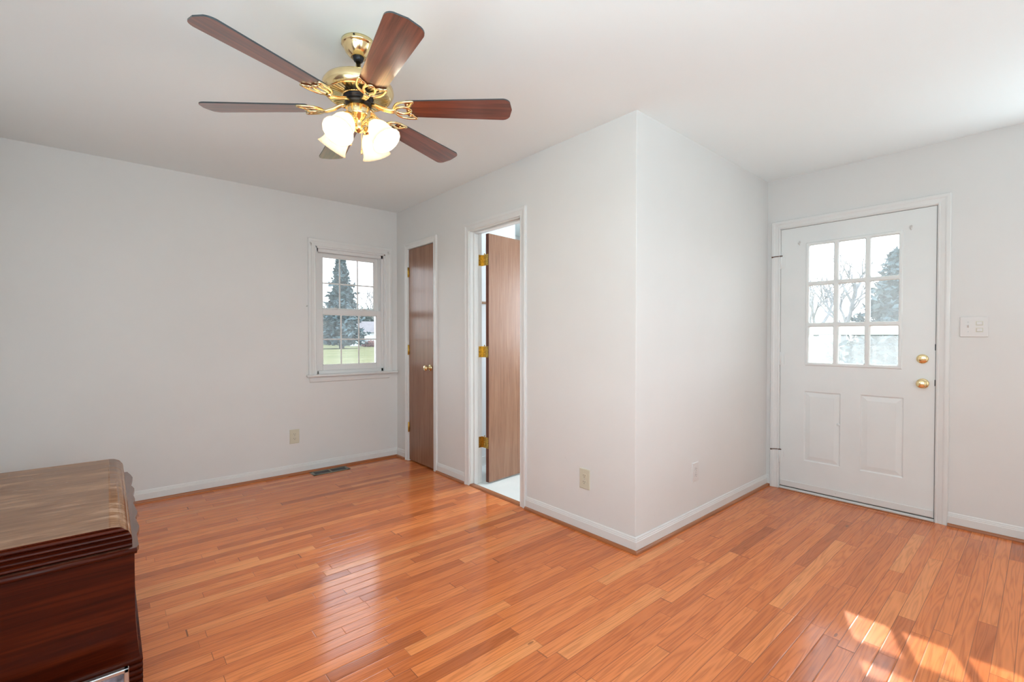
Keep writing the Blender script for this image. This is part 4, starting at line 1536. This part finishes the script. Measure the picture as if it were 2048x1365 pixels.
def conifer(label, base, height, width, mat, seed, dense=1.0):
    rnd = random.Random(seed)
    root = empty('conifer_tree', base)
    tag(root, label, 'tree')
    b = MB()
    b.tube([base + Vector((0, 0, z * height)) for z in (0, 0.3, 0.7, 0.98)], [height * 0.028, height * 0.02, height * 0.009, height * 0.002], 10)
    b.build('trunk', MAT['bark'], root)
    b = MB()
    tiers = int(26 * dense)
    for i in range(tiers):
        t_ = 0.10 + 0.90 * i / tiers
        z = height * t_
        reach = width / 2 * (1 - t_) ** 0.95 * rnd.uniform(0.8, 1.15) + 0.12
        nb_ = max(5, int(15 * (1 - t_) + 5))
        a0 = rnd.random() * 6.28
        for k in range(nb_):
            a = a0 + 2 * PI * k / nb_ + rnd.uniform(-0.25, 0.25)
            L_ = reach * rnd.uniform(0.65, 1.15)
            e = Vector((math.cos(a), math.sin(a), 0)); sd_ = Vector((-e.y, e.x, 0))
            o = base + Vector((0, 0, z))
            ns = 7
            for q in range(ns):
                f0 = (q + 0.3) / ns
                c = o + e * L_ * f0 + Vector((0, 0, -L_ * 0.22 * f0 + L_ * 0.12 * f0 * f0))
                for _ in range(5):
                    s = height * 0.016 * rnd.uniform(0.7, 1.5)
                    c2 = c + Vector((rnd.uniform(-1, 1), rnd.uniform(-1, 1), rnd.uniform(-1.0, 0.6))) * s * 1.5
                    u_ = Vector((rnd.uniform(-1, 1), rnd.uniform(-1, 1), rnd.uniform(-0.7, 0.5))).normalized() * s * 1.8
                    w_ = u_.cross(Vector((rnd.uniform(-1, 1), rnd.uniform(-1, 1), rnd.uniform(-1, 1)))).normalized() * s * 0.7
                    b.add([c2 - u_, c2 + w_, c2 + u_, c2 - w_], [(0, 1, 2, 3)])
    b.build('foliage', mat, root)
    return root


def bare_tree(label, base, height, seed, spread=0.55, levels=6, lean=0.0):
    rnd = random.Random(seed)
    b = MB()

    def grow(p, d, L_, r, lev):
        mid = p + d * L_ * 0.5 + Vector((rnd.uniform(-1, 1), rnd.uniform(-1, 1), rnd.uniform(-.5, .5))) * L_ * 0.06
        end = p + d * L_
        b.tube([p, mid, end], [r, r * 0.85, r * 0.68], 5 if lev > 2 else 8, caps=False)
        if lev >= levels:
            return
        for k in range(3 if lev < 2 else rnd.choice((2, 3))):
            nd = (d + Vector((rnd.uniform(-1, 1), rnd.uniform(-1, 1), rnd.uniform(-0.35, 0.7))) * spread).normalized()
            grow(p + d * L_ * rnd.uniform(0.55, 1.0), nd, L_ * rnd.uniform(0.6, 0.82), r * 0.6, lev + 1)
    grow(base, Vector((lean, 0.05, 1)).normalized(), height * 0.27, height * 0.019, 0)
    o = b.build('bare_tree', MAT['twigs'], None, base)
    return tag(o, label, 'tree')


def shrub(name, label, cat, base, sx, sy, sz, mat, seed, count, leaf, group=None):
    rnd = random.Random(seed)
    b = MB()
    for _ in range(count):
        th, ph = rnd.uniform(0, 2 * PI), math.acos(rnd.uniform(-0.2, 1))
        rr = rnd.uniform(0.75, 1.05)
        c = base + Vector((sx * rr * math.sin(ph) * math.cos(th), sy * rr * math.sin(ph) * math.sin(th), sz * (0.15 + 0.85 * max(0, rr * math.cos(ph)))))
        u_ = Vector((rnd.uniform(-1, 1), rnd.uniform(-1, 1), rnd.uniform(-1, 1))).normalized() * leaf
        w_ = u_.orthogonal().normalized() * leaf * 0.6
        b.add([c - u_, c + w_, c + u_, c - w_], [(0, 1, 2, 3)])
    # inner mass
    n1, n2 = 14, 8
    v = []
    for j in range(n2 + 1):
        for k in range(n1):
            p_ = PI / 2 * j / n2
            wob = rnd.uniform(0.68, 0.86)
            v.append(base + Vector((sx * wob * math.cos(p_) * math.cos(2 * PI * k / n1), sy * wob * math.cos(p_) * math.sin(2 * PI * k / n1), sz * wob * math.sin(p_))))
    b.add(v, [(j * n1 + k, j * n1 + (k + 1) % n1, (j + 1) * n1 + (k + 1) % n1, (j + 1) * n1 + k) for j in range(n2) for k in range(n1)])
    o = b.build(name, mat, None, base)
    return tag(o, label, cat, group)


# through the far window
conifer('tall blue green conifer on the lawn, seen through the left window panes', along(0.380, 0.996, 72), 13.3, 8.2, MAT['needles'], 3, 1.1)
bare_tree('bare tree behind the lawn, seen through the upper right window panes', along(0.437, 0.944, 78), 14, 11, 0.6, 7)
bare_tree('bare tree right of the conifer, seen through the middle window panes', along(0.398, 0.978, 100), 12, 12, 0.6, 6)
for i, (dx, dy, d, sx, sz) in enumerate(((0.305, 1.03, 112, 6.8, 10.5), (0.362, 1.0, 136, 6.5, 10.5), (0.421, 0.975, 112, 6.0, 8.5), (0.480, 0.94, 150, 8, 11.5))):
    shrub('woodland_tree', ['dark woodland tree beyond the lawn, leftmost in the window', 'dark woodland tree beyond the lawn, behind the conifer',
          'dark woodland tree beyond the lawn, between conifer and white house', 'dark woodland tree beyond the lawn, right of the white house'][i],
          'tree', along(dx, dy, d), sx, sx * .5, sz, MAT['dark_needles'], 40 + i, 2600, 0.35, 'woodland beyond the lawn')
hp = along(0.4215, 0.9595, 89)
house = empty('house', hp)
tag(house, 'white house with grey gable roof far across the lawn', 'house')
hu = Vector((0.914, -0.405, 0)); hv = Vector((0.405, 0.914, 0))


def hpnt(a, b_, z):
    q = hp + hu * a + hv * b_
    return (q.x, q.y, GZ + z)


mb = MB()
mb.add([hpnt(a, b_, z) for z in (0, 2.6) for (a, b_) in ((-3, 0), (5, 0), (5, 6), (-3, 6))], [(0, 1, 5, 4), (1, 2, 6, 5), (2, 3, 7, 6), (3, 0, 4, 7), (4, 5, 6, 7)])
mb.build('walls', MAT['house_white'], house)
mb = MB()
mb.add([hpnt(-3.3, -0.4, 2.5), hpnt(5.3, -0.4, 2.5), hpnt(5.3, 3, 4.6), hpnt(-3.3, 3, 4.6), hpnt(-3.3, 6.4, 2.5), hpnt(5.3, 6.4, 2.5)], [(0, 1, 2, 3), (3, 2, 5, 4), (0, 3, 4), (1, 5, 2)])
mb.build('roof', MAT['roof'], house)
for a in (-1.2, 1.6, 3.8):
    mb = MB()
    mb.add([hpnt(a, -0.03, 0.9), hpnt(a + 0.7, -0.03, 0.9), hpnt(a + 0.7, -0.03, 2.0), hpnt(a, -0.03, 2.0)], [(0, 1, 2, 3)])
    mb.build('window', MAT['slot'], house)
shrub('garden_shrub', 'dark red shrub in front of the white house', 'shrub', along(0.4265, 0.954, 83), 1.6, 1.2, 1.1, MAT['brick'], 61, 500, 0.15)

# through the entry door
bare_tree('bare tree outside the entry door, behind the middle panes', along(1.205, 0.285, 24), 7.5, 21, 0.6, 6)
bare_tree('bare tree outside the entry door, behind the left panes', along(1.17, 0.33, 32), 8.5, 22, 0.65, 6)
conifer('dark evergreen outside the entry door, behind the right panes', along(1.268, 0.205, 20), 4.6, 4.6, MAT['needles'], 31, 1.0)
for i, (dx, dy, d) in enumerate(((1.15, 0.365, 34), (1.20, 0.30, 30), (1.26, 0.225, 27), (1.345, 0.09, 23))):
    shrub('hedge_shrub', ['greyish shrub beyond the storm door, leftmost', 'greyish shrub beyond the storm door, second from the left',
          'greyish shrub beyond the storm door, third from the left', 'greyish shrub beyond the storm door, rightmost'][i],
          'shrub', along(dx, dy, d), 1.8, 1.3, 1.55, MAT['hedge'], 70 + i, 900, 0.09, 'shrubs beyond the storm door')
